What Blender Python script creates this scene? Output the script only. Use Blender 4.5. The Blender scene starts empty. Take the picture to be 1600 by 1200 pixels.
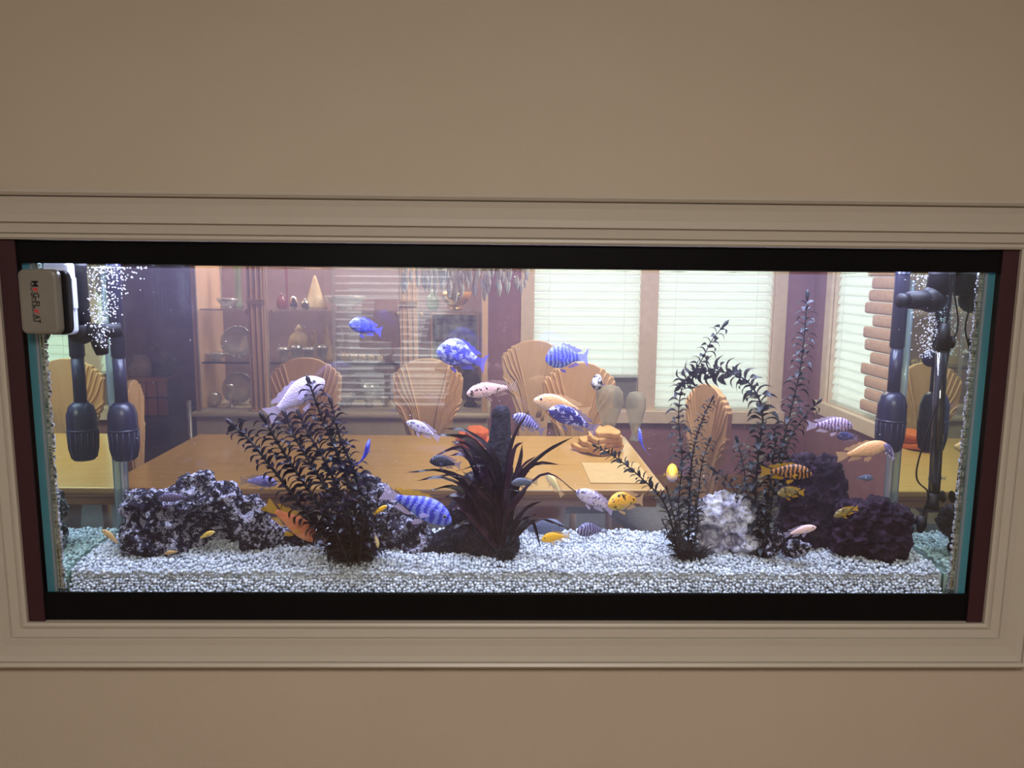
import bpy, bmesh, math, random
import numpy as np
from mathutils import Vector, Matrix, noise
R_ = random.Random(7)
PI = math.pi
scene = bpy.context.scene
COL = scene.collection

# ------------------------------------------------------------------ camera
# world frame: X right, Y away from the viewer (tank front glass near Y = 0), Z up, floor at 0
ZO = 1.60                                    # top of the wall opening
OW, OH = 1.92, 0.749                         # wall opening, width and height
CAM = Vector((-0.0314, -1.469, ZO - 0.0546))
PITCH, YAW, ROLL, FPX = 0.14225, 0.01933, 0.00977, 1202.0
_F = Vector((math.sin(YAW)*math.cos(PITCH), math.cos(YAW)*math.cos(PITCH), -math.sin(PITCH)))
_R0 = Vector((math.cos(YAW), -math.sin(YAW), 0)); _U0 = _R0.cross(_F)
_R = _R0*math.cos(ROLL) + _U0*math.sin(ROLL); _U = _R.cross(_F)
cd = bpy.data.cameras.new('camera'); cam = bpy.data.objects.new('camera', cd); COL.objects.link(cam)
cd.sensor_fit = 'HORIZONTAL'; cd.sensor_width = 36.0; cd.lens = 36.0*FPX/1600.0; cd.clip_start = .01
cam.matrix_world = Matrix(((_R.x, _U.x, -_F.x, CAM.x), (_R.y, _U.y, -_F.y, CAM.y), (_R.z, _U.z, -_F.z, CAM.z), (0, 0, 0, 1)))
scene.camera = cam
def at(px, py, Y):
    """the point of the place at depth Y that the photograph shows at px, py (1600 x 1200)"""
    d = _F + _R*((px-800.0)/FPX) + _U*((600.0-py)/FPX)
    return CAM + d*((Y-CAM.y)/d.y)
def sz(px, Y): return px*(Y-CAM.y)/FPX       # pixels to metres at depth Y

# ------------------------------------------------------------------ world, exposure, large lights
w = bpy.data.worlds.new('daylight'); scene.world = w; w.use_nodes = True
w.node_tree.nodes['Background'].inputs[0].default_value = (1.0, 1.0, 0.96, 1)
w.node_tree.nodes['Background'].inputs[1].default_value = 3.45
scene.view_settings.view_transform = 'Standard'; scene.view_settings.look = 'None'
scene.view_settings.exposure = 0.0; scene.view_settings.gamma = 1.0; scene.view_settings.use_curve_mapping = False
scene.cycles.transparent_max_bounces = 40; scene.cycles.max_bounces = 10; scene.cycles.sample_clamp_indirect = 6.0
def area(name, loc, sx, sy, power, color, rot=(0, 0, 0), spread=PI):
    l = bpy.data.lights.new(name, 'AREA'); l.shape = 'RECTANGLE'; l.size = sx; l.size_y = sy
    l.energy = power; l.color = color; l.spread = spread
    o = bpy.data.objects.new(name, l); COL.objects.link(o); o.location = loc; o.rotation_euler = rot
    return o
LED_POWER, ROOM_POWER, DINING_POWER = 21.0, 75.0, 57.0
area('led_light', (0, 0.062, ZO+0.050), 1.74, 0.05, LED_POWER, (0.64, 0.71, 1.0))
area('led_light', (0, 0.205, ZO+0.050), 1.74, 0.05, LED_POWER, (0.60, 0.64, 1.0))
area('room_fill', (0.1, -2.4, 2.62), 1.0, 1.0, ROOM_POWER, (1.0, 0.92, 0.83))  # added fill that brightens the front wall; no such lamp is seen
area('dining_fill', (0.65, 1.9, 2.62), 0.9, 0.9, DINING_POWER, (1.0, 0.87, 0.72))  # added dining room fill, besides the windows and chandelier

# ------------------------------------------------------------------ materials
def nt(name):
    m = bpy.data.materials.new(name); m.use_nodes = True
    t = m.node_tree; t.nodes.clear()
    o = t.nodes.new('ShaderNodeOutputMaterial')
    return m, t, o
def N(t, kind, **k):
    n = t.nodes.new(kind)
    for a, b in k.items():
        if a.startswith('i_'):
            key = a[2:]; n.inputs[int(key) if key.isdigit() else key.replace('_', ' ')].default_value = b
        else: setattr(n, a, b)
    return n
def c4(c): return (c[0], c[1], c[2], 1.0)
def srgb(r, g, b):
    f = lambda v: (v/255/12.92) if v/255 <= .04045 else ((v/255+.055)/1.055)**2.4
    return (f(r), f(g), f(b))
def coords(t, which='Object', scale=(1, 1, 1)):
    tc = N(t, 'ShaderNodeTexCoord'); mp = N(t, 'ShaderNodeMapping')
    mp.inputs['Scale'].default_value = scale; t.links.new(tc.outputs[which], mp.inputs[0]); return mp.outputs[0]
def ramp(t, fac, stops):
    r = N(t, 'ShaderNodeValToRGB'); e = r.color_ramp.elements
    e[0].position, e[0].color = stops[0][0], c4(stops[0][1]); e[1].position, e[1].color = stops[-1][0], c4(stops[-1][1])
    for p, c in stops[1:-1]:
        x = e.new(p); x.color = c4(c)
    t.links.new(fac, r.inputs[0]); return r.outputs[0]
def plain(name, col, rough=.5, col2=None, nscale=20, bump=0, bscale=80, metal=0, spec=.5, stretch=(1, 1, 1), sss=0):
    m, t, o = nt(name); p = N(t, 'ShaderNodeBsdfPrincipled')
    p.inputs['Roughness'].default_value = rough; p.inputs['Metallic'].default_value = metal
    p.inputs['Specular IOR Level'].default_value = spec
    if sss: p.inputs['Subsurface Weight'].default_value = sss; p.inputs['Subsurface Scale'].default_value = .01
    co = coords(t, 'Object', stretch)
    n = N(t, 'ShaderNodeTexNoise', i_Scale=nscale, i_Detail=4.0); t.links.new(co, n.inputs['Vector'])
    c2 = col2 or tuple(v*.9 for v in col)
    t.links.new(ramp(t, n.outputs[0], [(.35, col), (.65, c2)]), p.inputs['Base Color'])
    if bump:
        b = N(t, 'ShaderNodeTexNoise', i_Scale=bscale, i_Detail=3.0); t.links.new(co, b.inputs['Vector'])
        bm_ = N(t, 'ShaderNodeBump', i_Strength=bump, i_Distance=.004); t.links.new(b.outputs[0], bm_.inputs['Height'])
        t.links.new(bm_.outputs[0], p.inputs['Normal'])
    t.links.new(p.outputs[0], o.inputs[0]); return m
def clear(name, tint, fres_ior=1.45, extra=0.0, rough=0.0, gcol=(1, 1, 1), diff=None, dfac=0.0):
    """thin clear sheet: see-through, with a Fresnel mirror on top and, where asked, a little milky body"""
    m, t, o = nt(name)
    tr = N(t, 'ShaderNodeBsdfTransparent'); tr.inputs[0].default_value = c4(tint)
    body = tr.outputs[0]
    if diff:
        d = N(t, 'ShaderNodeBsdfDiffuse'); d.inputs[0].default_value = c4(diff)
        tl = N(t, 'ShaderNodeBsdfTranslucent'); tl.inputs[0].default_value = c4(diff)
        a = N(t, 'ShaderNodeMixShader', i_0=.5); t.links.new(d.outputs[0], a.inputs[1]); t.links.new(tl.outputs[0], a.inputs[2])
        b = N(t, 'ShaderNodeMixShader', i_0=dfac); t.links.new(body, b.inputs[1]); t.links.new(a.outputs[0], b.inputs[2]); body = b.outputs[0]
    g = N(t, 'ShaderNodeBsdfGlossy', i_Roughness=rough); g.inputs[0].default_value = c4(gcol)
    f = N(t, 'ShaderNodeFresnel', i_IOR=fres_ior); ad = N(t, 'ShaderNodeMath', operation='ADD', use_clamp=True); ad.inputs[1].default_value = extra
    t.links.new(f.outputs[0], ad.inputs[0])
    mx = N(t, 'ShaderNodeMixShader'); t.links.new(ad.outputs[0], mx.inputs[0]); t.links.new(body, mx.inputs[1]); t.links.new(g.outputs[0], mx.inputs[2])
    t.links.new(mx.outputs[0], o.inputs[0]); return m
def leafy(name, c1, c2, nscale=60, rough=.45, trans=.25, spec=.5):
    m, t, o = nt(name); p = N(t, 'ShaderNodeBsdfPrincipled', i_Roughness=rough); p.inputs['Specular IOR Level'].default_value = spec
    n = N(t, 'ShaderNodeTexNoise', i_Scale=nscale, i_Detail=3.0)
    oi = N(t, 'ShaderNodeObjectInfo'); ad = N(t, 'ShaderNodeMath', operation='ADD'); t.links.new(n.outputs[0], ad.inputs[0])
    mu = N(t, 'ShaderNodeMath', operation='MULTIPLY_ADD'); mu.inputs[1].default_value = .5; mu.inputs[2].default_value = -.25
    t.links.new(oi.outputs['Random'], mu.inputs[0]); t.links.new(mu.outputs[0], ad.inputs[1])
    cr = ramp(t, ad.outputs[0], [(.4, c1), (.75, c2)]); t.links.new(cr, p.inputs['Base Color'])
    tl = N(t, 'ShaderNodeBsdfTranslucent'); t.links.new(cr, tl.inputs[0])
    mx = N(t, 'ShaderNodeMixShader', i_0=trans); t.links.new(p.outputs[0], mx.inputs[1]); t.links.new(tl.outputs[0], mx.inputs[2])
    t.links.new(mx.outputs[0], o.inputs[0]); return m
def emis(name, col, strength):
    m, t, o = nt(name); e = N(t, 'ShaderNodeEmission'); e.inputs[0].default_value = c4(col); e.inputs[1].default_value = strength
    t.links.new(e.outputs[0], o.inputs[0]); return m
def rockmat(name, dark, mid, light, s=28, thr=.52):
    m, t, o = nt(name); p = N(t, 'ShaderNodeBsdfPrincipled', i_Roughness=.85); p.inputs['Specular IOR Level'].default_value = .25
    co = coords(t)
    n1 = N(t, 'ShaderNodeTexNoise', i_Scale=s, i_Detail=6.0, i_Roughness=.7); t.links.new(co, n1.inputs['Vector'])
    n2 = N(t, 'ShaderNodeTexNoise', i_Scale=s*3.6, i_Detail=4.0, i_Roughness=.7); t.links.new(co, n2.inputs['Vector'])
    mixv = N(t, 'ShaderNodeMath', operation='MULTIPLY_ADD'); mixv.inputs[1].default_value = .75
    t.links.new(n2.outputs[0], mixv.inputs[0]); t.links.new(n1.outputs[0], mixv.inputs[2])
    t.links.new(ramp(t, mixv.outputs[0], [(thr, dark), (thr+.17, mid), (thr+.36, light)]), p.inputs['Base Color'])
    b = N(t, 'ShaderNodeBump', i_Strength=.9, i_Distance=.004); t.links.new(n2.outputs[0], b.inputs['Height']); t.links.new(b.outputs[0], p.inputs['Normal'])
    t.links.new(p.outputs[0], o.inputs[0]); return m

M = {}
M['wall'] = plain('wall_paint', (.474, .402, .320), .7, (.462, .390, .306), 3, .12, 220)
M['trim'] = plain('trim_paint', (.465, .42, .36), .42, (.455, .41, .35), 6, .05, 60)
M['room_white'] = plain('ceiling_paint', (.78, .74, .66), .8)
M['front_floor'] = plain('wood_floor', (.28, .17, .10), .4, (.2, .12, .07), 8)
M['maroon'] = plain('maroon_paint', (.038, .009, .015), .5)
M['rim'] = plain('black_plastic', (.004, .004, .005), .30, (.005, .005, .006), spec=.12)
M['black'] = plain('black_rubber', (.008, .007, .011), .5, spec=.3)
M['pump'] = plain('dark_blue_black_plastic', (.010, .010, .030), .32)
M['pane'] = clear('aquarium_glass', (.975, .99, .985))
M['sidepane'] = clear('side_glass_mirror', (.5, .8, .75), extra=.80, gcol=(.74, .93, .80))
M['edge'] = clear('glass_edge_teal', (.45, .80, .82), extra=.0, diff=(.20, .60, .76), dfac=.55, rough=.1)
M['silicone'] = clear('clear_silicone', (.75, .80, .85), extra=.05, diff=(.62, .66, .75), dfac=.40, rough=.25)
M['seam'] = plain('speckled_black_seam', (.01, .01, .01), .6, (.55, .55, .60), 160)
M['surface'] = clear('water_surface', (.96, .97, 1.0), fres_ior=1.33, extra=.12)
M['dining_wall'] = plain('mauve_wall', srgb(156, 110, 122), .8, srgb(146, 100, 114), 14, .1, 200)
M['carpet'] = plain('blue_grey_carpet', srgb(82, 90, 108), .95, srgb(72, 80, 98), 30)
M['cream'] = plain('cream_casing', srgb(240, 220, 200), .5)
M['table'] = plain('honey_wood', srgb(212, 174, 112), .22, srgb(204, 164, 100), 6, 0, 80, 0, .5, (1, 8, 1))
M['table_edge'] = plain('honey_wood_edge', srgb(170, 128, 78), .35, srgb(140, 100, 60), 6)
M['chair'] = plain('peach_wood', srgb(224, 188, 146), .4, srgb(214, 176, 134), 7, 0, 80, 0, .5, (6, 6, 1))
M['cabwood'] = plain('pale_lacquered_wood', srgb(232, 194, 158), .35, srgb(224, 184, 148), 8, 0, 80, 0, .5, (6, 6, 1))
M['cabbase'] = plain('pale_grey_wood', srgb(200, 186, 165), .45)
M['cabback'] = plain('mauve_brown_panel', srgb(150, 124, 122), .7)
M['cabglass'] = clear('cabinet_glass', (.96, .97, .96), fres_ior=1.3)
M['crystal'] = clear('cut_crystal', (.92, .92, .92), fres_ior=1.6, extra=.22, rough=.06, diff=(.98, .97, .95), dfac=.55)
M['porcelain'] = plain('cream_porcelain', srgb(228, 206, 172), .25, srgb(206, 180, 140), 20)
M['brass'] = plain('brass', (.75, .52, .2), .25, metal=.9)
M['slat'] = None
m, t, o = nt('blind_slat'); d = N(t, 'ShaderNodeBsdfDiffuse'); d.inputs[0].default_value = (.88, .90, .88, 1)
tl = N(t, 'ShaderNodeBsdfTranslucent'); tl.inputs[0].default_value = (.90, .94, .92, 1)
mx = N(t, 'ShaderNodeMixShader', i_0=.62); t.links.new(d.outputs[0], mx.inputs[1]); t.links.new(tl.outputs[0], mx.inputs[2]); t.links.new(mx.outputs[0], o.inputs[0]); M['slat'] = m
M['leaf_dark'] = leafy('dark_purple_leaf', (.006, .005, .010), (.030, .016, .036), rough=.35)
M['leaf_green'] = leafy('dark_grey_green_leaf', (.009, .010, .013), (.030, .032, .040), rough=.45, spec=.35)
M['leaf_plum'] = leafy('plum_leaf', (.003, .002, .004), (.050, .014, .040), 70, rough=.35)
M['stem'] = plain('dark_stem', (.012, .010, .015), .5)
M['rock_lace'] = rockmat('lace_rock', (.010, .007, .016), (.080, .060, .118), (.62, .60, .74), 30, .88)
M['rock_white'] = rockmat('white_crusted_rock', (.02, .014, .03), (.26, .24, .34), (.72, .71, .82), 24, .62)
M['rock_lava'] = rockmat('purple_lava_rock', (.006, .002, .007), (.018, .006, .018), (.050, .020, .046), 50, .76)
M['stump'] = rockmat('dark_bark', (.003, .0025, .006), (.008, .006, .013), (.045, .040, .070), 60, .88)
M['bubble'] = plain('air_bubble_white', (.95, .95, 1.0), .15)

# ------------------------------------------------------------------ mesh helpers
def link(o): COL.objects.link(o); return o
def tag(o, label=None, cat=None, group=None, kind=None):
    if label: o['label'] = label
    if cat: o['category'] = cat
    if group: o['group'] = group
    if kind: o['kind'] = kind
    return o
def empty(name, loc=(0, 0, 0), label=None, cat=None, group=None, kind=None):
    o = link(bpy.data.objects.new(name, None)); o.empty_display_size = .02; o.location = loc
    return tag(o, label, cat, group, kind)
class MB:
    def __init__(s): s.v = []; s.f = []
    def add(s, v, f):
        k = len(s.v); s.v += [tuple(p) for p in v]; s.f += [tuple(i+k for i in q) for q in f]; return s
    def box(s, x0, x1, y0, y1, z0, z1, mat=None):
        v = [Vector((x, y, z)) for x in (x0, x1) for y in (y0, y1) for z in (z0, z1)]
        if mat is not None: v = [mat @ p for p in v]
        return s.add(v, [(0, 1, 3, 2), (4, 6, 7, 5), (0, 4, 5, 1), (2, 3, 7, 6), (0, 2, 6, 4), (1, 5, 7, 3)])
    def tube(s, pts, rad, n=8, cap=True):
        pts = [Vector(p) for p in pts]; rad = rad if isinstance(rad, (list, tuple)) else [rad]*len(pts)
        v = []; f = []; ref = None
        for i, p in enumerate(pts):
            d = (pts[min(i+1, len(pts)-1)] - pts[max(i-1, 0)]).normalized()
            if ref is None: ref = Vector((0, 0, 1)) if abs(d.z) < .9 else Vector((0, 1, 0))
            a = (ref - d*ref.dot(d)).normalized(); ref = a; b = d.cross(a)
            v += [p + (a*math.cos(2*PI*k/n) + b*math.sin(2*PI*k/n))*rad[i] for k in range(n)]
        for i in range(len(pts)-1):
            f += [(i*n+k, i*n+(k+1) % n, (i+1)*n+(k+1) % n, (i+1)*n+k) for k in range(n)]
        if cap: f += [tuple(range(n))[::-1], tuple((len(pts)-1)*n+k for k in range(n))]
        return s.add(v, f)
    def lathe(s, prof, c=(0, 0, 0), n=20, mat=None, sx=1, sy=1):
        v = []; f = []; c = Vector(c)
        for r, z in prof:
            for k in range(n):
                p = Vector((r*math.cos(2*PI*k/n)*sx, r*math.sin(2*PI*k/n)*sy, z))
                v.append((mat @ p if mat is not None else p) + c)
        for i in range(len(prof)-1):
            f += [(i*n+k, i*n+(k+1) % n, (i+1)*n+(k+1) % n, (i+1)*n+k) for k in range(n)]
        f += [tuple(range(n))[::-1], tuple((len(prof)-1)*n+k for k in range(n))]
        return s.add(v, f)
    def ball(s, c, r, n=10, m=7, sc=(1, 1, 1)):
        return s.lathe([(max(1e-4, math.sin(PI*i/m))*1.0*r*1.0, -math.cos(PI*i/m)*r*sc[2]) for i in range(m+1)], c, n, None, sc[0], sc[1])
    def prism(s, poly, y0, y1):
        """polygon in X,Z pushed through Y"""
        n = len(poly)
        v = [(x, y0, z) for x, z in poly] + [(x, y1, z) for x, z in poly]
        return s.add(v, [tuple(range(n)), tuple(range(2*n-1, n-1, -1))] + [(i, i+n, (i+1) % n+n, (i+1) % n) for i in range(n)])
    def mesh(s, name, mat, off=(0, 0, 0), smooth=False):
        me = bpy.data.meshes.new(name)
        me.from_pydata([(p[0]-off[0], p[1]-off[1], p[2]-off[2]) for p in s.v], [], s.f)
        bm = bmesh.new(); bm.from_mesh(me); bmesh.ops.recalc_face_normals(bm, faces=bm.faces); bm.to_mesh(me); bm.free()
        if mat: me.materials.append(mat)
        if smooth: me.polygons.foreach_set('use_smooth', [True]*len(me.polygons))
        return me
    def build(s, name, mat, parent=None, smooth=False, bevel=0, off=None):
        if off is None:
            if parent is not None: off = parent.location + (parent.parent.location if parent.parent else Vector())
            else:
                xs, ys, zs = zip(*s.v); off = ((min(xs)+max(xs))/2, (min(ys)+max(ys))/2, min(zs))
        ob = link(bpy.data.objects.new(name, s.mesh(name, mat, off, smooth)))
        if parent is not None: ob.parent = parent
        else: ob.location = off
        if bevel:
            b = ob.modifiers.new('bevel', 'BEVEL'); b.width = bevel; b.segments = 2; b.limit_method = 'ANGLE'
        return ob
def smooth_poly(ctrl, n=40):
    """Catmull-Rom through control points"""
    P = [Vector(p) for p in ctrl]; P = [P[0]*2-P[1]] + P + [P[-1]*2-P[-2]]
    out = []; m_ = len(P)-3
    for i in range(n+1):
        u = i/n*m_; k = min(int(u), m_-1); x = u-k; a, b, c, d = P[k:k+4]
        out.append(.5*((2*b) + (c-a)*x + (2*a-5*b+4*c-d)*x*x + (3*b-a-3*c+d)*x**3))
    return out
def struct(name, mb, mat, bevel=0): return tag(mb.build(name, mat, bevel=bevel), kind='structure')

# ================================================================== FRONT ROOM
RX, RY, RZ = 2.7, -4.7, 2.70                # half width, back wall, ceiling of the viewer's room
ob_, obt = ZO-OH, ZO                        # opening bottom and top
wf = MB()
wf.box(-RX, -OW/2, 0, .02, 0, RZ).box(OW/2, RX, 0, .02, 0, RZ).box(-OW/2, OW/2, 0, .02, obt, RZ).box(-OW/2, OW/2, 0, .02, 0, ob_)
struct('wall_front', wf, M['wall'])
struct('wall_left', MB().box(-RX-.1, -RX, RY, .02, 0, RZ), M['wall'])
struct('wall_right', MB().box(RX, RX+.1, RY, .02, 0, RZ), M['wall'])
struct('floor', MB().box(-RX, RX, RY, 0, -.1, 0), M['front_floor'])
struct('ceiling', MB().box(-RX, RX, RY, .02, RZ, RZ+.1), M['room_white'])
# moulded casing round the opening, mitred at the corners
PROF = [(0, 0.0), (0, -.010), (.004, -.013), (.009, -.012), (.0105, -.008), (.0125, -.012), (.028, -.014), (.0292, -.010),
        (.0315, -.0150), (.045, -.0150), (.065, -.0175), (.076, -.0205), (.0772, -.0150), (.079, -.0225), (.084, -.026), (.089, -.0225), (.090, 0.0)]
def casing(name, side):
    v = []; n = len(PROF)
    for e in (-1, 1):
        for d, y in PROF:
            if side == 'top': v.append((e*(OW/2+d), y, obt+d))
            if side == 'bottom': v.append((e*(OW/2+d), y, ob_-d))
            if side == 'left': v.append((-OW/2-d, y, (obt+d) if e > 0 else (ob_-d)))
            if side == 'right': v.append((OW/2+d, y, (obt+d) if e > 0 else (ob_-d)))
    f = [(i, i+1, n+i+1, n+i) for i in range(n-1)] + [(n-1, 0, n, 2*n-1), tuple(range(n)), tuple(range(2*n-1, n-1, -1))]
    return struct(name, MB().add(v, f), M['trim'])
for i, s_ in enumerate(('top', 'bottom', 'left', 'right')): casing(f'trim_{i+1}', s_)
# maroon filler between the casing and the tank
struct('trim_5', MB().box(-OW/2, -.9285, -.003, .0008, ob_, obt), M['maroon'])
struct('trim_6', MB().box(.9285, OW/2, -.003, .0008, ob_, obt), M['maroon'])
# cavity behind the wall: lining
struct('trim_7', MB().box(-OW/2-.02, -OW/2, .02, .31, ob_-.02, obt+.2), M['maroon'])
struct('trim_8', MB().box(OW/2, OW/2+.02, .02, .31, ob_-.02, obt+.2), M['maroon'])
# back wall of the room with its window; seen only as a reflection in the tank glass
def mir(px, py, d):                          # point at Y = -d whose reflection in the glass shows at px, py
    p = at(px, py, d); return Vector((p.x, -d, p.z))
wa, wb = mir(521, 645, 4.7), mir(700, 645, 4.7)
WZ0, WZ1 = wa.z, 2.25
def wall_with_hole(name, x0, x1, y0, y1, z1, hx0, hx1, hz0, hz1, mat):
    b = MB().box(x0, hx0, y0, y1, 0, z1).box(hx1, x1, y0, y1, 0, z1).box(hx0, hx1, y0, y1, 0, hz0).box(hx0, hx1, y0, y1, hz1, z1)
    return struct(name, b, mat)
wall_with_hole('wall_back', -RX, RX, RY-.15, RY, RZ, wa.x, wb.x, WZ0, WZ1, M['wall'])
def window(name, o3, ux, wdt, z0, z1, nrm, frame=.05):
    """casing and pane in a wall hole; o3 = lower corner on the wall face, ux = unit vector along the wall, nrm = into the room"""
    e = empty(name, o3, kind='structure')
    def bx(a0, a1, d0, d1, h0, h1):
        mm = Matrix(((ux.x, nrm.x, 0, o3.x), (ux.y, nrm.y, 0, o3.y), (0, 0, 1, 0), (0, 0, 0, 1))); return (a0, a1, d0, d1, h0, h1, mm)
    fr = MB().box(*bx(-frame, 0, 0, .02, z0-frame, z1+frame)).box(*bx(wdt, wdt+frame, 0, .02, z0-frame, z1+frame)).box(*bx(0, wdt, 0, .02, z1, z1+frame)).box(*bx(-frame*1.2, wdt+frame*1.2, 0, .045, z0-frame, z0))
    fr.build('casing', M['cream'], e, bevel=.004)
    MB().box(*bx(-.001, .008, -.118, -.0005, z0, z1)).box(*bx(wdt-.008, wdt+.001, -.118, -.0005, z0, z1)).box(*bx(.008, wdt-.008, -.118, -.0005, z0-.001, z0+.003)).build('jamb', M['cream'], e)
    MB().box(*bx(0, wdt, -.125, -.12, z0, z1)).build('pane', M['cabglass'], e)
    return e
def blind(label, o3, ux, wdt, z0, z1, nrm, tilt=56, pitch=.0575, sw=.064, depth=-.045, flip=1):
    e = empty('window_blind', (o3.x, o3.y, z0), label, 'blind', 'venetian blinds')
    c = o3 + nrm*depth; mid = ux*(wdt/2)
    sl = MB(); sl.box(-wdt/2+.001, wdt/2-.001, -sw/2, sw/2, -.0012, .0012); me = sl.mesh('slat', M['slat'])
    a = math.radians(tilt)*flip
    rot = Matrix(((ux.x, nrm.x, 0), (ux.y, nrm.y, 0), (0, 0, 1))) @ Matrix.Rotation(a, 3, 'X')
    z = z0+.035; 
    while z < z1-.05:
        s = link(bpy.data.objects.new('slat', me)); s.parent = e
        s.matrix_local = Matrix.Translation(c+mid+Vector((0, 0, z)) - Vector((e.location.x, e.location.y, e.location.z)) - Vector((0, 0, o3.z))) @ rot.to_4x4()
        z += pitch
    mm = Matrix(((ux.x, nrm.x, 0, c.x), (ux.y, nrm.y, 0, c.y), (0, 0, 1, 0), (0, 0, 0, 1)))
    MB().box(0, wdt, -.025, .025, z1-.05, z1, mm).build('head_rail', M['slat'], e)
    MB().box(.002, wdt-.002, -.02, .02, z0, z0+.018, mm).build('bottom_rail', M['slat'], e)
    for q in (.15, .85): MB().tube([c+ux*(wdt*q)+nrm*.03+Vector((0, 0, h-o3.z)) for h in (z0+.01, z1-.04)], .0012, 5).build('cord', M['slat'], e)
    return e
VX, VY = Vector((1, 0, 0)), Vector((0, 1, 0))
window('window_1', Vector((wa.x, RY, 0)), VX, wb.x-wa.x, WZ0, WZ1, VY)
blind('white blind at the single window of the viewer side room', Vector((wa.x, RY, 0)), VX, wb.x-wa.x, WZ0, WZ1, VY, tilt=44, flip=1)
# console with two lamps before that window (dark shapes in the reflection)
lz = mir(605, 645, 4.1).z
def room_lamp(px, sh0, sh1, top, label, dst=4.1, bcol='bronze'):
    b = mir(px, 645, dst); tz = mir(px, 540, dst).z
    e = empty('table_lamp', (b.x, -dst, lz), label, 'lamp', 'lamps on the console')
    H = tz-lz
    MB().lathe([(.075, 0), (.08, .012), (.05, .03), (.024, .06), (.02, .5*H), (.03, .58*H), (.10, .64*H), (.10, .68*H), (.05, .76*H), (.03, .80*H), (.06, .90*H), (.025, H), (.01, H+.08)], e.location, 18).build('base', M['bronze'], e, True)
    x0, x1 = mir(sh0, 540, dst).x, mir(sh1, 540, dst).x; r = (x1-x0)/2; zt = mir(px, top, dst).z; cx = (x0+x1)/2
    MB().lathe([(r*.98, tz-.01), (r, tz), (r*.8, zt-.01), (r*.78, zt)], (cx, -dst, 0), 24).build('lamp_shade', M['shade'], e, True)
    return e
M['bronze'] = plain('bronze', (.05, .04, .035), .35, metal=.4); M['shade'] = plain('brown_shade', (.05, .022, .018), .8)
room_lamp(605, 560, 627, 470, 'bronze urn lamp with brown shade reflected in the tank')
room_lamp(700, 655, 748, 500, 'wide brown shaded lamp reflected beside the urn lamp')
cz = lz
ce = empty('console_table', (-.75, -4.1, 0), 'dark wooden console table under the reflected lamps', 'table')
MB().box(-1.5, -.0, -4.35, -3.85, cz-.04, cz).build('tabletop', M['front_floor'], ce, bevel=.005)
for sx in (-1.46, -.08):
    for sy in (-4.31, -3.93): MB().box(sx, sx+.05, sy, sy+.05, 0, cz-.04).build('leg', M['front_floor'], ce)
# unseen ceiling panels added to house the made-up fill lights
def add_fill_panel(x, y, sx, sy, label):
    le = empty('fill_panel', (x, y, RZ), label, 'lamp')
    MB().box(x-sx/2-.03, x+sx/2+.03, y-sy/2-.03, y+sy/2+.03, RZ-.03, RZ-.0005).build('base', M['room_white'], le, bevel=.004)
    MB().box(x-sx/2, x+sx/2, y-sy/2, y+sy/2, RZ-.05, RZ-.0305).build('diffuser', M['crystal'], le, bevel=.004)
add_fill_panel(.1, -2.4, 1.0, 1.0, 'added unseen fill light panel on the ceiling before the tank')
add_fill_panel(.65, 1.9, .9, .9, 'added unseen fill light panel in the dining room beside the chandelier')

# ================================================================== DINING ROOM
DY0, DY1, DXL, DXR = .31, 3.80, -3.0, 2.135
struct('floor_dining', MB().box(DXL, DXR, .02, DY1, -.1, 0), M['carpet'])
struct('ceiling_dining', MB().box(DXL, DXR, .02, DY1, RZ, RZ+.1), M['room_white'])
struct('wall_far_left', MB().box(DXL-.1, DXL, .02, DY1, 0, RZ), M['dining_wall'])
wd = MB()
wd.box(DXL, -OW/2, DY0, DY0+.02, 0, RZ).box(OW/2, DXR, DY0, DY0+.02, 0, RZ).box(-OW/2, OW/2, DY0, DY0+.02, obt, RZ).box(-OW/2, OW/2, DY0, DY0+.02, 0, ob_)
struct('wall_partition', wd, M['dining_wall'])
a0, a1 = at(831, 640, DY1).x, at(1200, 640, DY1).x
sill = at(1000, 641, DY1).z
amid0, amid1 = at(997, 600, DY1).x, at(1024, 600, DY1).x
wall_with_hole('wall_far', DXL, DXR, DY1, DY1+.15, RZ, a0, a1, sill, 2.30, M['dining_wall'])
window('window_2', Vector((a0, DY1, 0)), VX, a1-a0, sill, 2.30, -VY, frame=.085)
mu = MB().box(amid0, amid1, DY1-.005, DY1+.10, sill, 2.30); struct('trim_9', mu, M['cream'])
blind('pale blind in the left half of the double window', Vector((a0, DY1, 0)), VX, amid0-a0, at(950, 590, DY1).z, 2.30, -VY, tilt=55, flip=-1, depth=-.03)
blind('pale blind in the right half of the double window', Vector((amid1, DY1, 0)), VX, a1-amid1, sill+.004, 2.30, -VY, tilt=55, flip=-1, depth=-.03)
struct('window_board', MB().box(a0+.003, amid0-.003, DY1+.05, DY1+.07, sill, at(950, 588, DY1).z), plain('grey_gap_board', (.20, .21, .21), .6))  # grey board added to cover the overbright gap below the blind
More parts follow.
